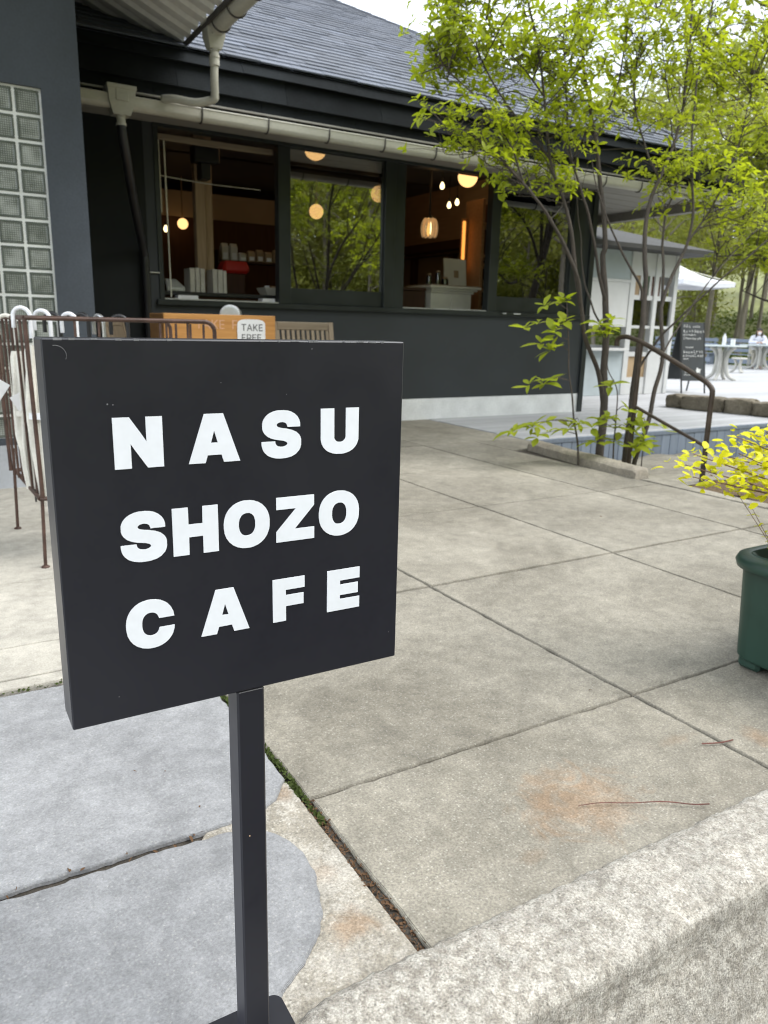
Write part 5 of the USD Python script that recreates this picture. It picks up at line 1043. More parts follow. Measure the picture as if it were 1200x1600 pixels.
t1 = thing('multi_stem_tree', 'slender many-stemmed tree with bright spring leaves nearest the cafe corner', 'tree', loc=(5.259, 4.887, -0.112))
A = []
A.append(stem(t1, [(5.257, 4.853, -0.440), (5.267, 4.908, -0.022), (5.339, 4.964, 0.321), (5.376, 5.034, 0.726), (5.397, 5.085, 1.071), (5.407, 5.151, 1.526), (5.395, 5.213, 1.802), (5.404, 5.205, 1.918), (5.388, 5.283, 2.360), (5.349, 5.380, 2.822), (5.371, 5.583, 3.364), (5.460, 5.823, 3.963), (5.575, 6.052, 4.579)], 0.0426, 0.0088, 'trunk'))
A.append(stem(t1, [(5.353, 4.989, 0.437), (5.324, 5.018, 0.646), (5.270, 5.026, 0.809), (5.089, 5.030, 1.069), (5.013, 5.026, 1.316), (4.895, 4.998, 1.595), (4.709, 5.004, 1.854), (4.509, 5.005, 2.064), (4.270, 5.026, 2.262), (4.015, 5.053, 2.448), (3.814, 5.087, 2.565), (3.668, 5.145, 2.668)], 0.0246, 0.0048))
A.append(stem(t1, [(5.010, 5.039, 1.354), (4.962, 5.083, 1.613), (4.890, 5.104, 1.952), (4.823, 5.167, 2.237), (4.726, 5.253, 2.542), (4.698, 5.357, 3.052), (4.659, 5.436, 3.451), (4.629, 5.558, 3.812), (4.627, 5.679, 4.225)], 0.0197, 0.0056))
A.append(stem(t1, [(5.394, 5.126, 1.413), (5.292, 5.147, 1.687), (5.200, 5.174, 2.009), (5.067, 5.240, 2.374), (5.029, 5.356, 2.698), (5.057, 5.480, 3.186), (5.157, 5.677, 3.657)], 0.0164, 0.0048))
A.append(stem(t1, [(4.726, 5.253, 2.542), (4.444, 5.235, 2.723), (4.241, 5.294, 2.920), (4.050, 5.364, 3.183), (3.994, 5.483, 3.477), (3.982, 5.576, 3.772)], 0.0098, 0.0032))
A.append(stem(t1, [(4.698, 5.357, 3.052), (4.434, 5.396, 3.257), (4.280, 5.560, 3.508), (4.172, 5.698, 3.759)], 0.0074, 0.0024))
A.append(stem(t1, [(5.349, 5.380, 2.822), (5.576, 5.413, 3.202), (5.776, 5.537, 3.632), (5.960, 5.691, 4.130)], 0.0115, 0.0040))
A.append(stem(t1, [(4.270, 5.026, 2.262), (4.144, 5.061, 2.535), (3.934, 5.142, 2.796), (3.677, 5.313, 3.061), (3.562, 5.436, 3.248)], 0.0082, 0.0024))
A.append(stem(t1, [(5.403, 5.098, 1.129), (5.436, 5.326, 1.359), (5.476, 5.508, 1.656), (5.566, 5.714, 2.143), (5.570, 5.868, 2.682)], 0.0107, 0.0032))
crown(t1, A, [((4.456, 5.504, 3.264), (0.75, 0.8, 0.70), 61), ((3.880, 5.175, 2.589), (0.36, 0.4, 0.26), 16), ((3.773, 5.414, 3.192), (0.28, 0.35, 0.42), 19), ((4.841, 5.295, 2.511), (0.45, 0.55, 0.42), 21), ((4.760, 5.704, 4.171), (1.0, 1.0, 0.6), 41), ((3.862, 5.618, 3.670), (0.35, 0.4, 0.3), 11), ((5.526, 5.621, 3.398), (0.6, 0.7, 0.7), 27)], 21)
t2 = thing('multi_stem_tree', 'slender many-stemmed tree beside the handrail post, leaning right', 'tree', loc=(5.331, 4.599, -0.125))
B = []
B.append(stem(t2, [(5.298, 4.602, -0.390), (5.312, 4.641, -0.020), (5.413, 4.714, 0.652), (5.503, 4.769, 1.236), (5.562, 4.828, 1.562), (5.589, 4.912, 1.909), (5.705, 5.000, 2.250), (5.846, 5.043, 2.484), (6.094, 5.119, 2.847), (6.308, 5.252, 3.335), (6.512, 5.427, 3.952), (6.693, 5.621, 4.585)], 0.0312, 0.0067, 'trunk'))
B.append(stem(t2, [(5.517, 4.812, 1.413), (5.507, 4.825, 1.522), (5.370, 4.864, 1.705), (5.263, 4.921, 1.887), (5.172, 4.968, 2.067), (5.087, 5.025, 2.297), (5.029, 5.073, 2.550)], 0.0140, 0.0037))
B.append(stem(t2, [(5.285, 4.497, -0.366), (5.300, 4.527, -0.023), (5.414, 4.543, 0.272), (5.545, 4.581, 0.677), (5.623, 4.613, 0.948), (5.658, 4.705, 1.257), (5.741, 4.755, 1.475), (5.917, 4.790, 1.754), (6.049, 4.823, 1.936), (6.157, 4.885, 2.170), (6.238, 4.998, 2.520), (6.326, 5.124, 2.933), (6.514, 5.291, 3.486), (6.868, 5.512, 4.155), (7.068, 5.665, 4.685)], 0.0234, 0.0060))
B.append(stem(t2, [(5.662, 4.701, 1.251), (5.885, 4.924, 1.737), (5.982, 5.047, 1.947), (6.135, 5.163, 2.252), (6.354, 5.259, 2.626), (6.433, 5.459, 3.065), (6.526, 5.689, 3.638), (6.619, 5.923, 4.226)], 0.0140, 0.0045))
B.append(stem(t2, [(5.391, 4.671, 0.582), (5.358, 4.619, 0.833), (5.420, 4.529, 1.065), (5.519, 4.404, 1.255), (5.719, 4.244, 1.536), (5.957, 4.064, 1.823), (6.196, 3.981, 2.033)], 0.0125, 0.0045))
B.append(stem(t2, [(5.622, 4.629, 0.919), (5.871, 4.744, 1.086), (6.238, 4.849, 1.381), (6.753, 5.001, 1.731), (7.345, 5.115, 2.111), (7.951, 5.201, 2.420)], 0.0094, 0.0037))
B.append(stem(t2, [(5.846, 5.043, 2.484), (5.758, 5.192, 2.816), (5.809, 5.403, 3.236), (5.994, 5.555, 3.729), (6.149, 5.711, 4.175)], 0.0094, 0.0030))
B.append(stem(t2, [(6.049, 4.823, 1.936), (6.459, 4.880, 2.362), (6.845, 5.019, 2.816), (7.292, 5.274, 3.382), (7.724, 5.550, 3.988)], 0.0094, 0.0030))
crown(t2, B, [((5.945, 5.451, 3.268), (0.62, 0.75, 0.80), 41), ((6.029, 5.051, 2.478), (0.50, 0.6, 0.30), 19), ((6.882, 5.565, 3.951), (0.8, 0.9, 0.8), 48), ((6.556, 4.665, 2.237), (0.45, 0.6, 0.25), 12), ((6.444, 5.735, 4.460), (0.9, 0.9, 0.5), 24), ((7.067, 5.227, 3.167), (0.55, 0.7, 0.45), 20)], 33)
t3 = thing('spreading_tree', 'yellow-green leaved tree reaching in from the right above the deck', 'tree', loc=(9.374, 4.805, -0.143))
C3 = [stem(t3, [(9.327, 4.705, -0.587), (9.452, 5.058, 0.894), (9.480, 5.383, 2.076), (9.532, 5.672, 3.185), (9.601, 5.994, 4.443), (9.693, 6.367, 5.923)], 0.09, 0.03, 'trunk')]
for e in [((8.961, 5.655, 2.769), (8.419, 5.830, 3.076), (7.975, 6.038, 3.289)), ((8.804, 5.498, 1.898), (8.339, 5.694, 2.023), (7.959, 5.920, 2.012)), ((9.136, 6.078, 3.766), (8.926, 6.612, 4.341), (8.733, 6.988, 4.826)), ((8.876, 5.946, 4.430), (8.346, 6.119, 4.758), (8.084, 6.395, 5.165)), ((9.190, 5.625, 1.479), (9.089, 5.948, 1.555), (8.922, 6.203, 1.669))]:
    C3.append(stem(t3, [(9.482, 5.424, 2.224)] + list(e), 0.03, 0.006, 'limb'))
crown(t3, C3, [((8.419, 5.830, 3.076), (0.7, 0.8, 0.45), 40), ((8.902, 6.258, 4.317), (0.9, 1.0, 0.7), 50), ((8.435, 5.759, 2.033), (0.6, 0.8, 0.25), 20), ((9.506, 5.794, 3.554), (0.9, 1.0, 1.0), 40), ((8.715, 6.286, 5.272), (0.8, 0.9, 0.5), 30)], 45, L=0.10, m='leaf2')

def sapling(label, pts, r, tips, seed, L=0.155):
    t = thing('sapling', label, 'sapling', loc=pts[0]); c = stem(t, pts, r, 0.003)
    rs = np.random.default_rng(seed); out = []
    for p in tips:
        p = np.array(p) + rs.normal(0, 0.10, 3) * [0.6, 0.6, 0]; b = c[np.argmin(np.linalg.norm((c - p) * [1, 1, 1.2], axis=1) + np.where(c[:, 2] > p[2] + 0.05, 0.4, 0))]
        cc = spline([b, (b + p) / 2 + [0, 0, 0.04], p], 5); part(t, 'twig', tube(cc, np.linspace(0.004, 0.0014, len(cc)), 5), 'bark')
        whorl(p, (p - b) / max(np.linalg.norm(p - b), 1e-6) * 0.4 + [0, 0, 0.9], rs, L, int(rs.integers(5, 8)), out)
        if rs.random() < 0.5: whorl(cc[-4], np.array([0, 0, 1.0]), rs, L * 0.8, 4, out)
    for v, f in out[:300]: part(t, 'leaf', (v, f), 'leaf', smooth=True)
sapling('thin leafy sapling leaning left in front of the charcoal wall', [(4.789, 4.653, -0.234), (4.817, 4.725, 0.070), (4.818, 4.793, 0.309), (4.808, 4.878, 0.668), (4.799, 4.935, 0.971), (4.780, 4.961, 1.229), (4.788, 5.003, 1.389)], 0.011,
        [(4.551, 5.011, 1.339), (4.779, 5.009, 1.389), (4.566, 4.941, 1.130), (4.853, 4.910, 1.205), (4.351, 4.958, 1.157), (4.375, 4.910, 1.039), (4.578, 4.891, 0.983), (4.284, 4.867, 0.700), (4.520, 4.844, 0.698), (4.114, 4.744, 0.338), (4.248, 4.765, 0.275), (4.435, 4.791, 0.338), (4.680, 4.762, 0.330), (4.853, 4.788, 0.364)], 51)
sapling('thin leafy sapling between the two tree clumps', [(5.039, 4.505, -0.227), (5.065, 4.560, 0.017), (5.127, 4.625, 0.371), (5.165, 4.679, 0.638), (5.123, 4.759, 0.826), (5.129, 4.811, 1.021)], 0.008,
        [(4.928, 4.580, 0.220), (5.032, 4.519, 0.223), (4.877, 4.665, 0.405), (5.090, 4.512, 0.320), (4.995, 4.594, 0.408), (5.190, 4.556, 0.680), (4.822, 4.677, 0.334), (5.089, 4.562, 0.491), (5.136, 4.851, 1.173), (5.220, 4.820, 1.240), (5.039, 4.920, 1.208), (5.236, 4.776, 1.122)], 52)
sapling('low leafy shoots at the foot of the handrail post', [(5.246, 4.382, -0.221), (5.279, 4.425, -0.004), (5.311, 4.453, 0.160), (5.348, 4.493, 0.377)], 0.006,
        [(5.136, 4.442, 0.172), (5.229, 4.383, 0.164), (5.269, 4.378, 0.229), (5.236, 4.436, 0.361), (5.182, 4.476, 0.387), (5.421, 4.438, 0.336)], 53)

# ================================================================ on and beyond the deck
yy = 8.02
for i, (ln, lb) in enumerate([(0.26, 'short dark end rock of the edging row on the deck'), (0.62, 'longest flat-topped edging rock of the row on the deck'), (0.40, 'blocky edging rock behind the handrail corner on the deck'), (0.44, 'edging rock at the near right end of the row on the deck')]):
    ic = trimesh.creation.icosphere(4, 1.0); v = ic.vertices
    v = np.sign(v) * np.abs(v) ** 0.34; v = v / np.abs(v).max() * (1 + 0.26 * (meshkit.fbm(v * 1.5 + i * 9, 4, i) - 0.5)[:, None] + 0.07 * (meshkit.fbm(v * 6 + i, 3, i + 4) - 0.5)[:, None])
    cx, cy = 10.10 + 0.20 * (8.02 - yy), yy - ln / 2; a_ = 0.2
    v = v * [0.17 + 0.02 * (i % 2), ln / 2 * 1.08, 0.105 + 0.012 * (i % 3)]; v = v @ np.array([[math.cos(a_), math.sin(a_), 0], [-math.sin(a_), math.cos(a_), 0], [0, 0, 1]]) + [cx, cy, 0.098]
    v[:, 2] = np.maximum(v[:, 2], 0.004)
    single('edging_rock', trimesh.Trimesh(v, ic.faces, process=False), 'rock', lb, 'rock', 'edging rocks on the deck', smooth=35)
    yy -= ln + 0.015

# A-frame chalkboard
ab = thing('chalkboard', 'black A-frame chalkboard with white chalk writing standing on the deck', 'chalkboard', loc=(12.75, 9.6, 0))
ang = math.atan2(-0.15, 0.5)
def ABX(m): m = rot(m, ang, [0, 0, 1]); m.apply_translation([12.47, 9.70, 0.004]); return m
tilt = 0.20
def lean(m, s): return rot(m, -s * tilt, [1, 0, 0], (0, 0, 0))
part(ab, 'front_panel', ABX(lean(cb(0.02, 0.515, -0.012, 0.012, 0.24, 1.36, 0.004), 1)), 'board')
part(ab, 'frame', ABX(lean(cat_([cb(0, 0.02, -0.016, 0.016, 0.0, 1.36, 0.003), cb(0.515, 0.535, -0.016, 0.016, 0.0, 1.36, 0.003)]), 1)), 'black')
bk = cat_([cb(0.02, 0.515, -0.010, 0.010, 0.24, 1.36, 0.004), cb(0, 0.02, -0.016, 0.016, 0.0, 1.36, 0.003), cb(0.515, 0.535, -0.016, 0.016, 0.0, 1.36, 0.003)])
yb = 2 * 1.355 * math.sin(tilt)
bk = lean(bk, -1); bk.apply_translation([0, yb + 0.03, 0]); part(ab, 'back_panel', ABX(bk), 'board')
st = []
r9 = np.random.default_rng(9)
for (z, a, b, h) in [(1.28, 0.06, 0.20, 0.055), (1.28, 0.27, 0.40, 0.04), (1.19, 0.05, 0.48, 0.06), (1.12, 0.05, 0.30, 0.035), (1.05, 0.05, 0.45, 0.05), (0.88, 0.10, 0.26, 0.025), (0.79, 0.05, 0.46, 0.055), (0.72, 0.05, 0.47, 0.05), (0.66, 0.05, 0.17, 0.03), (0.40, 0.08, 0.18, 0.02), (0.355, 0.06, 0.34, 0.03)]:
    x = a
    while x < b:
        w = h * 0.8
        for q in range(4):
            if r9.random() < 0.5: x0, z0 = x + r9.uniform(0, w * 0.3), z + r9.uniform(-0.5, 0.5) * h; st.append(bx(x0, x0 + w * r9.uniform(0.4, 0.75), -0.0145, -0.0125, z0, z0 + 0.006))
            else: x0, z0 = x + r9.uniform(0, w * 0.8), z - h / 2 + r9.uniform(0, h * 0.3); st.append(bx(x0, x0 + 0.006, -0.0145, -0.0125, z0, z0 + h * r9.uniform(0.4, 0.7)))
        x += h * 1.02
blob = Polygon([(0.33, 0.44), (0.36, 0.50), (0.385, 0.47), (0.44, 0.465), (0.415, 0.42), (0.425, 0.39), (0.38, 0.40), (0.35, 0.385)])
e = extrude(blob, 0.0125, 0.0145); v = e.vertices; e.vertices = np.column_stack([v[:, 0], -v[:, 2], v[:, 1]]); st.append(e)
part(ab, 'chalk_writing', ABX(lean(cat_(st), 1)), 'chalk')

def cast_table(t, x, y, h, r, legs=4, flare=0.36, rz=0.3):
    part(t, 'top', lathe([(r - 0.02, h - 0.035), (r, h - 0.025), (r, h - 0.008), (r - 0.01, h)], 36, (x, y, 0)), 'tabletop', smooth=30)
    for i in range(legs):
        a = rz + i * 2 * np.pi / legs; pr = [(0.30, h - 0.045), (0.19, h - 0.12), (0.12, h - 0.26), (0.11, h - 0.42), (0.16, 0.18), (0.26, 0.07), (flare, 0.012)]
        c = spline([(x + q * math.cos(a), y + q * math.sin(a), z) for q, z in pr], 5); part(t, 'leg', tube(c, np.interp(np.linspace(0, 1, len(c)), [0, 0.3, 0.6, 1], [0.05, 0.055, 0.055, 0.035]), 8), 'cast', smooth=True)
ta = thing('garden_table', 'round cast white pedestal table just right of the chalkboard', 'table', loc=(17.1, 12.22, 0)); cast_table(ta, 17.15, 12.25, 0.86, 0.55, 4, 0.40)
tb = thing('garden_table', 'round cast white pedestal table where the person sits', 'table', loc=(24.1, 15.75, 0)); cast_table(tb, 24.1, 15.75, 0.80, 0.70, 4, 0.42)
so = thing('garden_stool', 'low cast white stool between the two pedestal tables', 'stool', loc=(21.0, 14.4, 0)); part(so, 'seat', lathe([(0.20, 0.40), (0.22, 0.42), (0.21, 0.45)], 24, (21.0, 14.4, 0)), 'cast')
for i in range(3):
    a = i * 2.1; c = spline([(21 + q * math.cos(a), 14.4 + q * math.sin(a), z) for q, z in [(0.12, 0.395), (0.07, 0.25), (0.12, 0.09), (0.22, 0.012)]], 5); part(so, 'leg', tube(c, 0.04, 8), 'cast', smooth=True)
for i, (x, y, h, r, z, lb, m) in enumerate([(16.95, 12.1, 0.27, 0.045, 0.861, 'tall white bottle on the pedestal table by the chalkboard', 'whiteplastic'), (17.30, 12.1, 0.15, 0.055, 0.861, 'short white cup to the right of the tall bottle', 'whiteplastic'), (23.85, 15.4, 0.13, 0.05, 0.801, 'white cup on the table in front of the person', 'whiteplastic')]):
    q = thing('bottle' if i == 0 else 'cup', lb, 'bottle' if i == 0 else 'cup', loc=(x, y, z))
    part(q, 'body', lathe([(r * 0.9, z + 0.001), (r, z + 0.02), (r, z + h * 0.75), (r * (0.45 if i == 0 else 1), z + h * 0.88), (r * (0.42 if i == 0 else 1), z + h)], 20, (x, y, 0)), m, smooth=35)
    part(q, 'lid', lathe([(r * (0.5 if i == 0 else 1.03), z + h + 0.001), (r * (0.5 if i == 0 else 1.0), z + h + 0.02)], 20, (x, y, 0)), 'sillmetal')
pa = thing('parasol', 'white square parasol open over the deck behind the kiosk', 'parasol', loc=(17.75, 14.35, 0))
PXc, PYc, hw = 17.75, 14.35, 1.05
ap = np.array([PXc, PYc, 2.92]); cs = [np.array([PXc + sx * hw, PYc + sy * hw, 2.47]) for sx, sy in ((-1, -1), (1, -1), (1, 1), (-1, 1))]
pv_, pf = [], []
n = 12
for k in range(4):
    a, b = cs[k], cs[(k + 1) % 4]; base = len(pv_)
    for i in range(n + 1):
        for j in range(n + 1):
            s = i / n; e = a + (b - a) * j / n; p = ap + (e - ap) * s; p = p + [0, 0, -0.10 * math.sin(np.pi * s) - 0.05 * s * math.sin(np.pi * j / n)]; pv_.append(p)
    for i in range(n):
        for j in range(n): p = base + i * (n + 1) + j; pf += [[p, p + n + 1, p + 1], [p + 1, p + n + 1, p + n + 2]]
part(pa, 'canopy', trimesh.Trimesh(pv_, pf, process=False), 'parasol', smooth=25)
vv, vf = [], []
for k in range(4):
    a, b = cs[k], cs[(k + 1) % 4]; base = len(vv)
    for j in range(n + 1):
        e = a + (b - a) * j / n; z0 = -0.05 * math.sin(np.pi * j / n); vv += [e + [0, 0, z0], e + [0, 0, z0 - 0.12]]
    for j in range(n): p = base + 2 * j; vf += [[p, p + 1, p + 2], [p + 2, p + 1, p + 3]]
part(pa, 'valance', trimesh.Trimesh(vv, vf, process=False), 'parasol')
part(pa, 'pole', tube([(PXc, PYc, 0.07), (PXc, PYc, 2.9)], 0.024, 10), 'cream'); part(pa, 'finial', trimesh.creation.icosphere(2, 0.04).apply_translation([PXc, PYc, 2.94]), 'parasol', smooth=True)
part(pa, 'base', lathe([(0.28, 0.006), (0.28, 0.06), (0.06, 0.08)], 24, (PXc, PYc, 0)), 'cast')
for c in cs: part(pa, 'rib', tube([ap - [0, 0, 0.08], c - [0, 0, 0.02]], 0.012, 6), 'cream')

# kiosk
ki = thing('kiosk', 'small white and grey painted kiosk with a serving hatch on the deck', 'kiosk', loc=(10.9, 9.8, 0))
K0, K1, KY, KD = 9.70, 12.14, 9.80, 12.2
part(ki, 'lower_panel', bx(K0, 10.88, KY, KY + 0.06, 0.006, 0.80), 'shedgrey'); part(ki, 'counter', cb(K0 - 0.05, 10.89, KY - 0.12, KY + 0.16, 0.801, 0.845, 0.005), 'shedwhite')
part(ki, 'hatch_board', bx(K0, 10.88, KY - 0.005, KY + 0.05, 1.22, 1.98), 'shedwhite'); part(ki, 'trim', cb(K0, 10.88, KY - 0.02, KY + 0.055, 1.981, 2.03, 0.004), 'shedwhite')
part(ki, 'upper_panel', bx(K0, 10.88, KY, KY + 0.06, 2.031, 2.62), 'shedgrey')
for x in (10.88, 11.52, 12.04): part(ki, 'post', cb(x, x + 0.10 if x != 10.88 else x + 0.13, KY - 0.02, KY + 0.10, 0.006, 2.62, 0.005), 'shedwhite')
part(ki, 'door_panel', cat_([bx(11.015, 11.515, KY + 0.005, KY + 0.06, 0.006, 0.32), bx(11.015, 11.515, KY + 0.005, KY + 0.06, 0.70, 0.78), bx(11.625, 12.035, KY + 0.005, KY + 0.06, 0.006, 0.78)]), 'shedwhite')
part(ki, 'door_panel', bx(11.015, 11.515, KY + 0.03, KY + 0.05, 0.321, 0.699), 'kraft')
w = part(ki, 'window', cat_([bx(11.015, 12.035, KY + 0.004, KY + 0.05, 1.20, 1.25), bx(11.015, 12.035, KY + 0.004, KY + 0.05, 1.70, 1.78), bx(11.015, 12.035, KY + 0.004, KY + 0.05, 2.12, 2.62), bx(11.16, 11.22, KY + 0.006, KY + 0.05, 1.78, 2.12), bx(11.40, 11.46, KY + 0.006, KY + 0.05, 1.78, 2.12), bx(11.70, 11.76, KY + 0.006, KY + 0.05, 1.78, 2.12)]), 'shedwhite')
part(w, 'pane', bx(11.015, 11.159, KY + 0.02, KY + 0.03, 1.78, 2.12), 'kraft'); part(w, 'pane', bx(11.221, 11.399, KY + 0.02, KY + 0.03, 1.78, 2.12), paint('green_glass', (0.02, 0.10, 0.03), 0.2)); part(w, 'pane', bx(11.461, 11.699, KY + 0.02, KY + 0.03, 1.78, 2.12), paint('brown_glass', (0.10, 0.035, 0.02), 0.2))
part(w, 'pane', bx(11.015, 12.035, KY + 0.02, KY + 0.024, 1.25, 1.70), 'glass')
part(ki, 'side_wall', cat_([bx(K1, K1 + 0.02, KY + 0.11, KD, 0.006, 0.85), bx(K1, K1 + 0.02, KY + 0.11, KD, 2.0, 2.62)]), 'shedwhite'); part(ki, 'back_wall', cat_([bx(K0, K1, KD, KD + 0.05, 0.006, 0.85), bx(K0, K1, KD, KD + 0.05, 2.0, 2.62)]), 'shedwhite')
part(ki, 'inner_shelf', cb(K0 + 0.1, 10.8, KY + 1.2, KY + 1.5, 0.80, 0.84, 0.004), 'darkwood')
kr = np.array([[K0 - 0.5, KY - 0.45, 2.58], [K1 + 0.45, KY - 0.45, 2.58], [K1 + 0.45, KD + 0.4, 2.58], [K0 - 0.5, KD + 0.4, 2.58], [K0 + 0.6, (KY + KD) / 2, 3.05], [K1 - 0.6, (KY + KD) / 2, 3.05]])
part(ki, 'roof', trimesh.convex.convex_hull(np.vstack([kr, kr[:4] - [0, 0, 0.07]])), 'shedroof')

# low slatted benches at the far edge of the deck
for bi, (x, y0, y1, lb) in enumerate([(25.2, 12.2, 15.0, 'long blue-grey slatted bench at the far deck edge, right of the person'), (25.2, 15.3, 18.2, 'long blue-grey slatted bench at the far deck edge behind the person'), (25.2, 18.5, 21.4, 'long blue-grey slatted bench at the far deck edge, seen past the chalkboard')]):
    b = thing('deck_bench', lb, 'bench', 'benches along the far deck edge', loc=(x, (y0 + y1) / 2, 0))
    for k in range(3): part(b, 'back_slat', cb(x + 0.34, x + 0.37, y0, y1, 0.50 + 0.17 * k, 0.62 + 0.17 * k, 0.004), 'deckfront')
    for k in range(3): part(b, 'seat_slat', cb(x + 0.11 * k, x + 0.10 + 0.11 * k, y0, y1, 0.40, 0.43, 0.004), 'deckfront')
    part(b, 'front_board', cb(x + 0.01, x + 0.035, y0, y1, 0.10, 0.26, 0.004), 'deckfront')
    for yy in (y0 + 0.1, (y0 + y1) / 2, y1 - 0.18): part(b, 'leg', cb(x + 0.04, x + 0.33, yy, yy + 0.08, 0.006, 0.399, 0.004), 'deckfront'); part(b, 'upright', cb(x + 0.371, x + 0.41, yy, yy + 0.08, 0.006, 0.98, 0.004), 'deckfront')

# person seated at the far table
pe = thing('person', 'person in a white top and face mask seated at the far table, head bowed', 'person', loc=(24.65, 16.30, 0))
def PB(m): m = rot(m, -0.85, [0, 0, 1]); m.apply_translation([24.65, 16.30, 0.0]); return m
bones = [((0, 0, 0.55), 0.135, (0, -0.02, 0.80), 0.125), ((0, -0.02, 0.80), 0.125, (0, -0.07, 1.00), 0.12), ((-0.13, -0.07, 1.04), 0.065, (0.13, -0.07, 1.04), 0.065), ((0, -0.09, 1.06), 0.052, (0, -0.12, 1.14), 0.05),
         ((0, -0.13, 1.24), 0.088, (0, -0.165, 1.18), 0.070), ((0, -0.175, 1.16), 0.05, (0, -0.19, 1.15), 0.045)]
for s in (-1, 1):
    bones += [((s * 0.17, -0.07, 1.03), 0.058, (s * 0.25, -0.20, 0.87), 0.046), ((s * 0.25, -0.20, 0.87), 0.044, (s * 0.08, -0.42, 0.86), 0.033), ((s * 0.08, -0.42, 0.86), 0.032, (s * 0.03, -0.47, 0.87), 0.022),
              ((s * 0.09, -0.02, 0.52), 0.095, (s * 0.11, -0.44, 0.50), 0.066), ((s * 0.11, -0.44, 0.50), 0.062, (s * 0.12, -0.42, 0.10), 0.042), ((s * 0.12, -0.42, 0.055), 0.045, (s * 0.13, -0.58, 0.035), 0.032)]
    for q in range(4): bones.append(((s * 0.03 - 0.012 * q * s + 0.02 * s, -0.48, 0.872), 0.009, (s * 0.01 - 0.012 * q * s + 0.02 * s, -0.53, 0.862), 0.007))
    bones.append(((s * 0.05, -0.46, 0.88), 0.010, (s * 0.02, -0.49, 0.895), 0.008))
part(pe, 'body', PB(body(bones, 0.018)), 'skin', smooth=True)
top_b = [((0, 0, 0.56), 0.155, (0, -0.02, 0.80), 0.15), ((0, -0.02, 0.80), 0.15, (0, -0.07, 1.00), 0.142), ((-0.14, -0.07, 1.04), 0.082, (0.14, -0.07, 1.04), 0.082)]
for s in (-1, 1): top_b += [((s * 0.17, -0.07, 1.03), 0.08, (s * 0.25, -0.20, 0.87), 0.068), ((s * 0.25, -0.20, 0.87), 0.066, (s * 0.10, -0.40, 0.865), 0.050)]
part(pe, 'top', PB(body(top_b, 0.025)), 'shirt', smooth=True)
part(pe, 'trousers', PB(body([b for s in (-1, 1) for b in [((s * 0.09, 0.0, 0.53), 0.115, (s * 0.11, -0.44, 0.505), 0.085), ((s * 0.11, -0.44, 0.505), 0.083, (s * 0.12, -0.42, 0.16), 0.066)]] + [((-0.08, 0.02, 0.55), 0.13, (0.08, 0.02, 0.55), 0.13)], 0.03)), 'trouser', smooth=True)
part(pe, 'hair', PB(body([((0, -0.10, 1.27), 0.098, (0, -0.07, 1.19), 0.098), ((0, -0.07, 1.19), 0.09, (0, -0.03, 1.06), 0.07), ((-0.085, -0.14, 1.22), 0.03, (-0.085, -0.15, 1.05), 0.028), ((0.085, -0.14, 1.22), 0.03, (0.085, -0.15, 1.05), 0.028), ((-0.05, -0.175, 1.285), 0.04, (0.05, -0.175, 1.285), 0.04)], 0.02)), 'hair', smooth=True)
part(pe, 'mask', PB(body([((-0.03, -0.225, 1.175), 0.026, (0.03, -0.225, 1.175), 0.026), ((0, -0.225, 1.19), 0.030, (0, -0.222, 1.145), 0.028)], 0.015)), 'shirt', smooth=True)
pc_ = thing('garden_chair', 'plain white chair that the seated person uses', 'chair', loc=(24.65, 16.30, 0))
part(pc_, 'seat', PB(cb(-0.23, 0.23, -0.2, 0.24, 0.395, 0.425, 0.006)), 'cast'); part(pc_, 'back', PB(cb(-0.22, 0.22, 0.20, 0.225, 0.5, 0.88, 0.006)), 'cast')
for s in (-1, 1):
    part(pc_, 'leg', PB(cb(s * 0.2 - 0.018, s * 0.2 + 0.018, -0.18, -0.145, 0.006, 0.394, 0.004)), 'cast'); part(pc_, 'leg', PB(cb(s * 0.2 - 0.018, s * 0.2 + 0.018, 0.2, 0.236, 0.006, 0.499, 0.004)), 'cast')

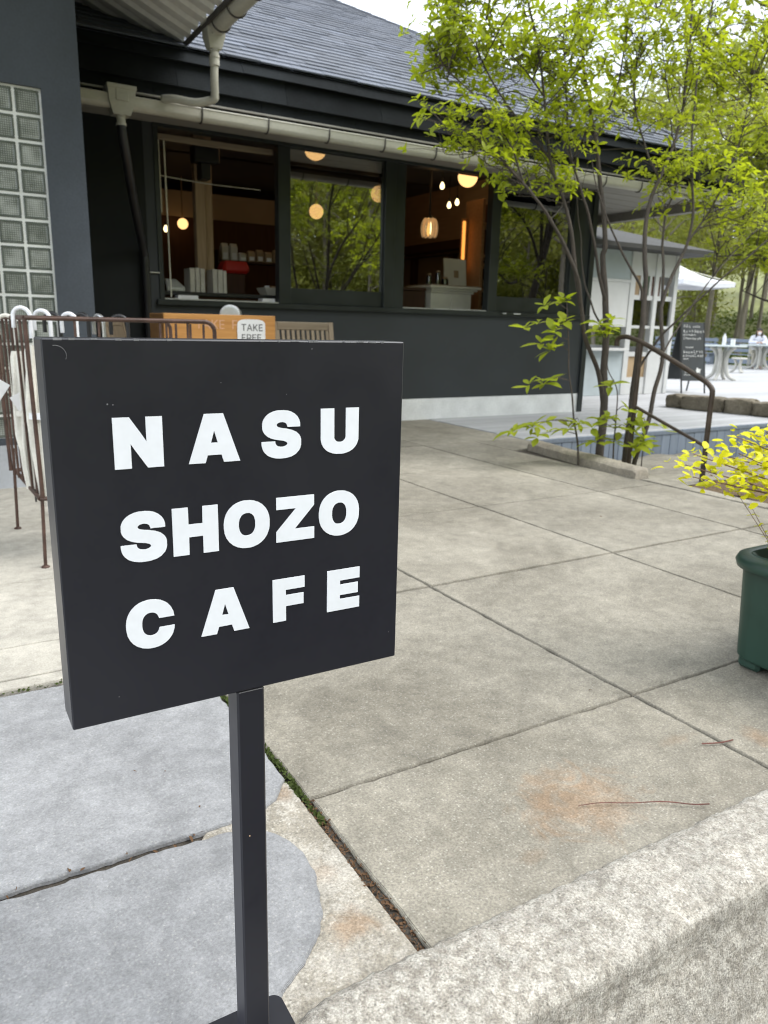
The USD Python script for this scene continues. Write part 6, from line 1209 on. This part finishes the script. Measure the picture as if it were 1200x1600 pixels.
# ================================================================ the wood all round
def wood_tree(name, label, seed, H, leafm, nleaf, spread, ls=0.20, low=0.28, loc=(0, 0, 0), group=None):
    t = thing(name, label, 'tree', group, loc=(0, 0, 0)); rs = np.random.default_rng(seed)
    n = 14; z = np.linspace(0, H * 0.95, n); c = np.column_stack([np.cumsum(rs.normal(0, 0.07, n)), np.cumsum(rs.normal(0, 0.07, n)), z]); c[0, :2] = 0
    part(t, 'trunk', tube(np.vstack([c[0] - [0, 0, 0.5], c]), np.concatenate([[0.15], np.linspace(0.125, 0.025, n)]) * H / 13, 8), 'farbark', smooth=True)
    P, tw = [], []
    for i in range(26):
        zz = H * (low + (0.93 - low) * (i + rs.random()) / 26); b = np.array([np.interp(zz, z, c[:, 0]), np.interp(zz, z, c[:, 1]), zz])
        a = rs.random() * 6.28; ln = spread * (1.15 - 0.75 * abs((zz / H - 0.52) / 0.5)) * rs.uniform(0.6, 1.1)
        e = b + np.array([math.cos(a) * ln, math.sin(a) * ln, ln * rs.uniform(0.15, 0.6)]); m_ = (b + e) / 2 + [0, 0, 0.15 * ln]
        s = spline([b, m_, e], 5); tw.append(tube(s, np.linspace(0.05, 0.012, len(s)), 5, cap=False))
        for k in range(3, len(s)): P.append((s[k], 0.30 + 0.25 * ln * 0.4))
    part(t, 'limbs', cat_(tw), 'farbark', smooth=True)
    idx = rs.integers(0, len(P), nleaf); cen = np.array([P[i][0] for i in idx]); sc = np.array([P[i][1] for i in idx])
    pos = cen + rs.normal(0, 1, (nleaf, 3)) * sc[:, None] * [1, 1, 0.55]
    d = rs.normal(0, 1, (nleaf, 3)); d /= np.linalg.norm(d, axis=1, keepdims=True); s_ = np.cross(d, rs.normal(0, 1, (nleaf, 3)) * [0.5, 0.5, 0.2] + [0, 0, 1]); s_ /= np.linalg.norm(s_, axis=1, keepdims=True)
    L = ls * rs.uniform(0.6, 1.2, nleaf)[:, None]
    V = np.stack([pos, pos + d * L * 0.5 + s_ * L * 0.30, pos + d * L, pos + d * L * 0.5 - s_ * L * 0.30], 1).reshape(-1, 3)
    k = np.arange(nleaf)[:, None] * 4; F = np.vstack([k + [0, 1, 2], k + [0, 2, 3]])
    part(t, 'crown', trimesh.Trimesh(V, F, process=False), leafm, kind='stuff')
    return t
GRP = 'trees of the wood behind the deck'
protos = [wood_tree('wood_tree', 'tall thin-trunked tree with fresh yellow-green leaves in the wood behind the deck', 71, 13, 'farleaf', 5200, 2.6, group=GRP), wood_tree('wood_tree', 'tall thin-trunked tree with fresh yellow-green leaves in the wood behind the deck', 72, 15, 'farleaf', 5600, 3.0, group=GRP), wood_tree('wood_tree', 'tall thin-trunked tree with fresh yellow-green leaves in the wood behind the deck', 73, 11, 'farleaf', 4800, 2.4, low=0.12, group=GRP)]
GRPB = 'dark trees across the lane'
protb = [wood_tree('lane_tree', 'leafy tree across the lane, mirrored in the cafe windows', 74, 12, 'fardark', 9500, 3.6, low=0.03, group=GRPB), wood_tree('lane_tree', 'leafy tree across the lane, mirrored in the cafe windows', 75, 14, 'farleaf', 9500, 3.6, low=0.04, group=GRPB)]
rt = np.random.default_rng(17)
def put(src, name, x, y, s, lb, grp, first):
    z = zg(x, y) - 0.1; rz = float(rt.uniform(0, 360))
    if src not in first:
        first.add(src); pr_ = stage.GetPrimAtPath(src); pr_.GetAttribute('xformOp:translate').Set(Gf.Vec3d(float(x), float(y), float(z)))
    else: dup(src, name, (x, y, z), rz, s, lb, 'tree', grp)
first, spots = set(), []
while len(spots) < 108:
    th = rt.uniform(math.radians(22), math.radians(66)); R = rt.uniform(30, 92); x, y = R * math.sin(th), R * math.cos(th)
    if (x < 27 and y < 31) or any(math.hypot(x - a, y - b) < 2.6 for a, b in spots): continue
    spots.append((x, y)); put(protos[len(spots) % 3], 'wood_tree', x, y, float(rt.uniform(0.8, 1.25)), 'tall thin-trunked tree with fresh yellow-green leaves in the wood behind the deck', GRP, first)
firstb, sp2 = set(), []
while len(sp2) < 84:
    x, y = rt.uniform(-8, 52) if len(sp2) < 50 else rt.uniform(16, 52), rt.uniform(-36, -12.5)
    if any(math.hypot(x - a, y - b) < 3.0 for a, b in sp2): continue
    sp2.append((x, y)); put(protb[len(sp2) % 2], 'lane_tree', x, y, float(rt.uniform(0.8, 1.2)), 'leafy tree across the lane, mirrored in the cafe windows', GRPB, firstb)
for x, y in [(19, -4), (24, -1), (29, 4), (32, 9), (26, -7), (36, 0), (38, 14), (33, 20)]:
    put(protos[0], 'wood_tree', x, y, 1.0, 'tall thin-trunked tree with fresh yellow-green leaves in the wood behind the deck', GRP, first)
gr = np.random.default_rng(19); N = 16000
th = gr.uniform(math.radians(36), math.radians(64), N); R = 27 + 45 * gr.random(N) ** 1.3; px, py = R * np.sin(th), R * np.cos(th)
ok = ~((px < 26.2) & (py < 30.2)); px, py = px[ok], py[ok]; pz = np.array([zg(a, b) for a, b in zip(px, py)])
pos = np.column_stack([px, py, pz + gr.uniform(0, 0.25, len(px))]); n = len(pos); d = gr.normal(0, 1, (n, 3)) * [1, 1, 0.5]; d /= np.linalg.norm(d, axis=1, keepdims=True); s_ = np.cross(d, gr.normal(0, 1, (n, 3)) + [0, 0, 1.5]); s_ /= np.linalg.norm(s_, axis=1, keepdims=True)
V = np.stack([pos, pos + d * 0.14 + s_ * 0.09, pos + d * 0.28, pos + d * 0.14 - s_ * 0.09], 1).reshape(-1, 3); k = np.arange(n)[:, None] * 4
single('ground_cover', trimesh.Trimesh(V, np.vstack([k + [0, 1, 2], k + [0, 2, 3]]), process=False), 'grass', 'yellow-green ground cover under the trees beyond the deck', 'ground cover', kind='stuff')
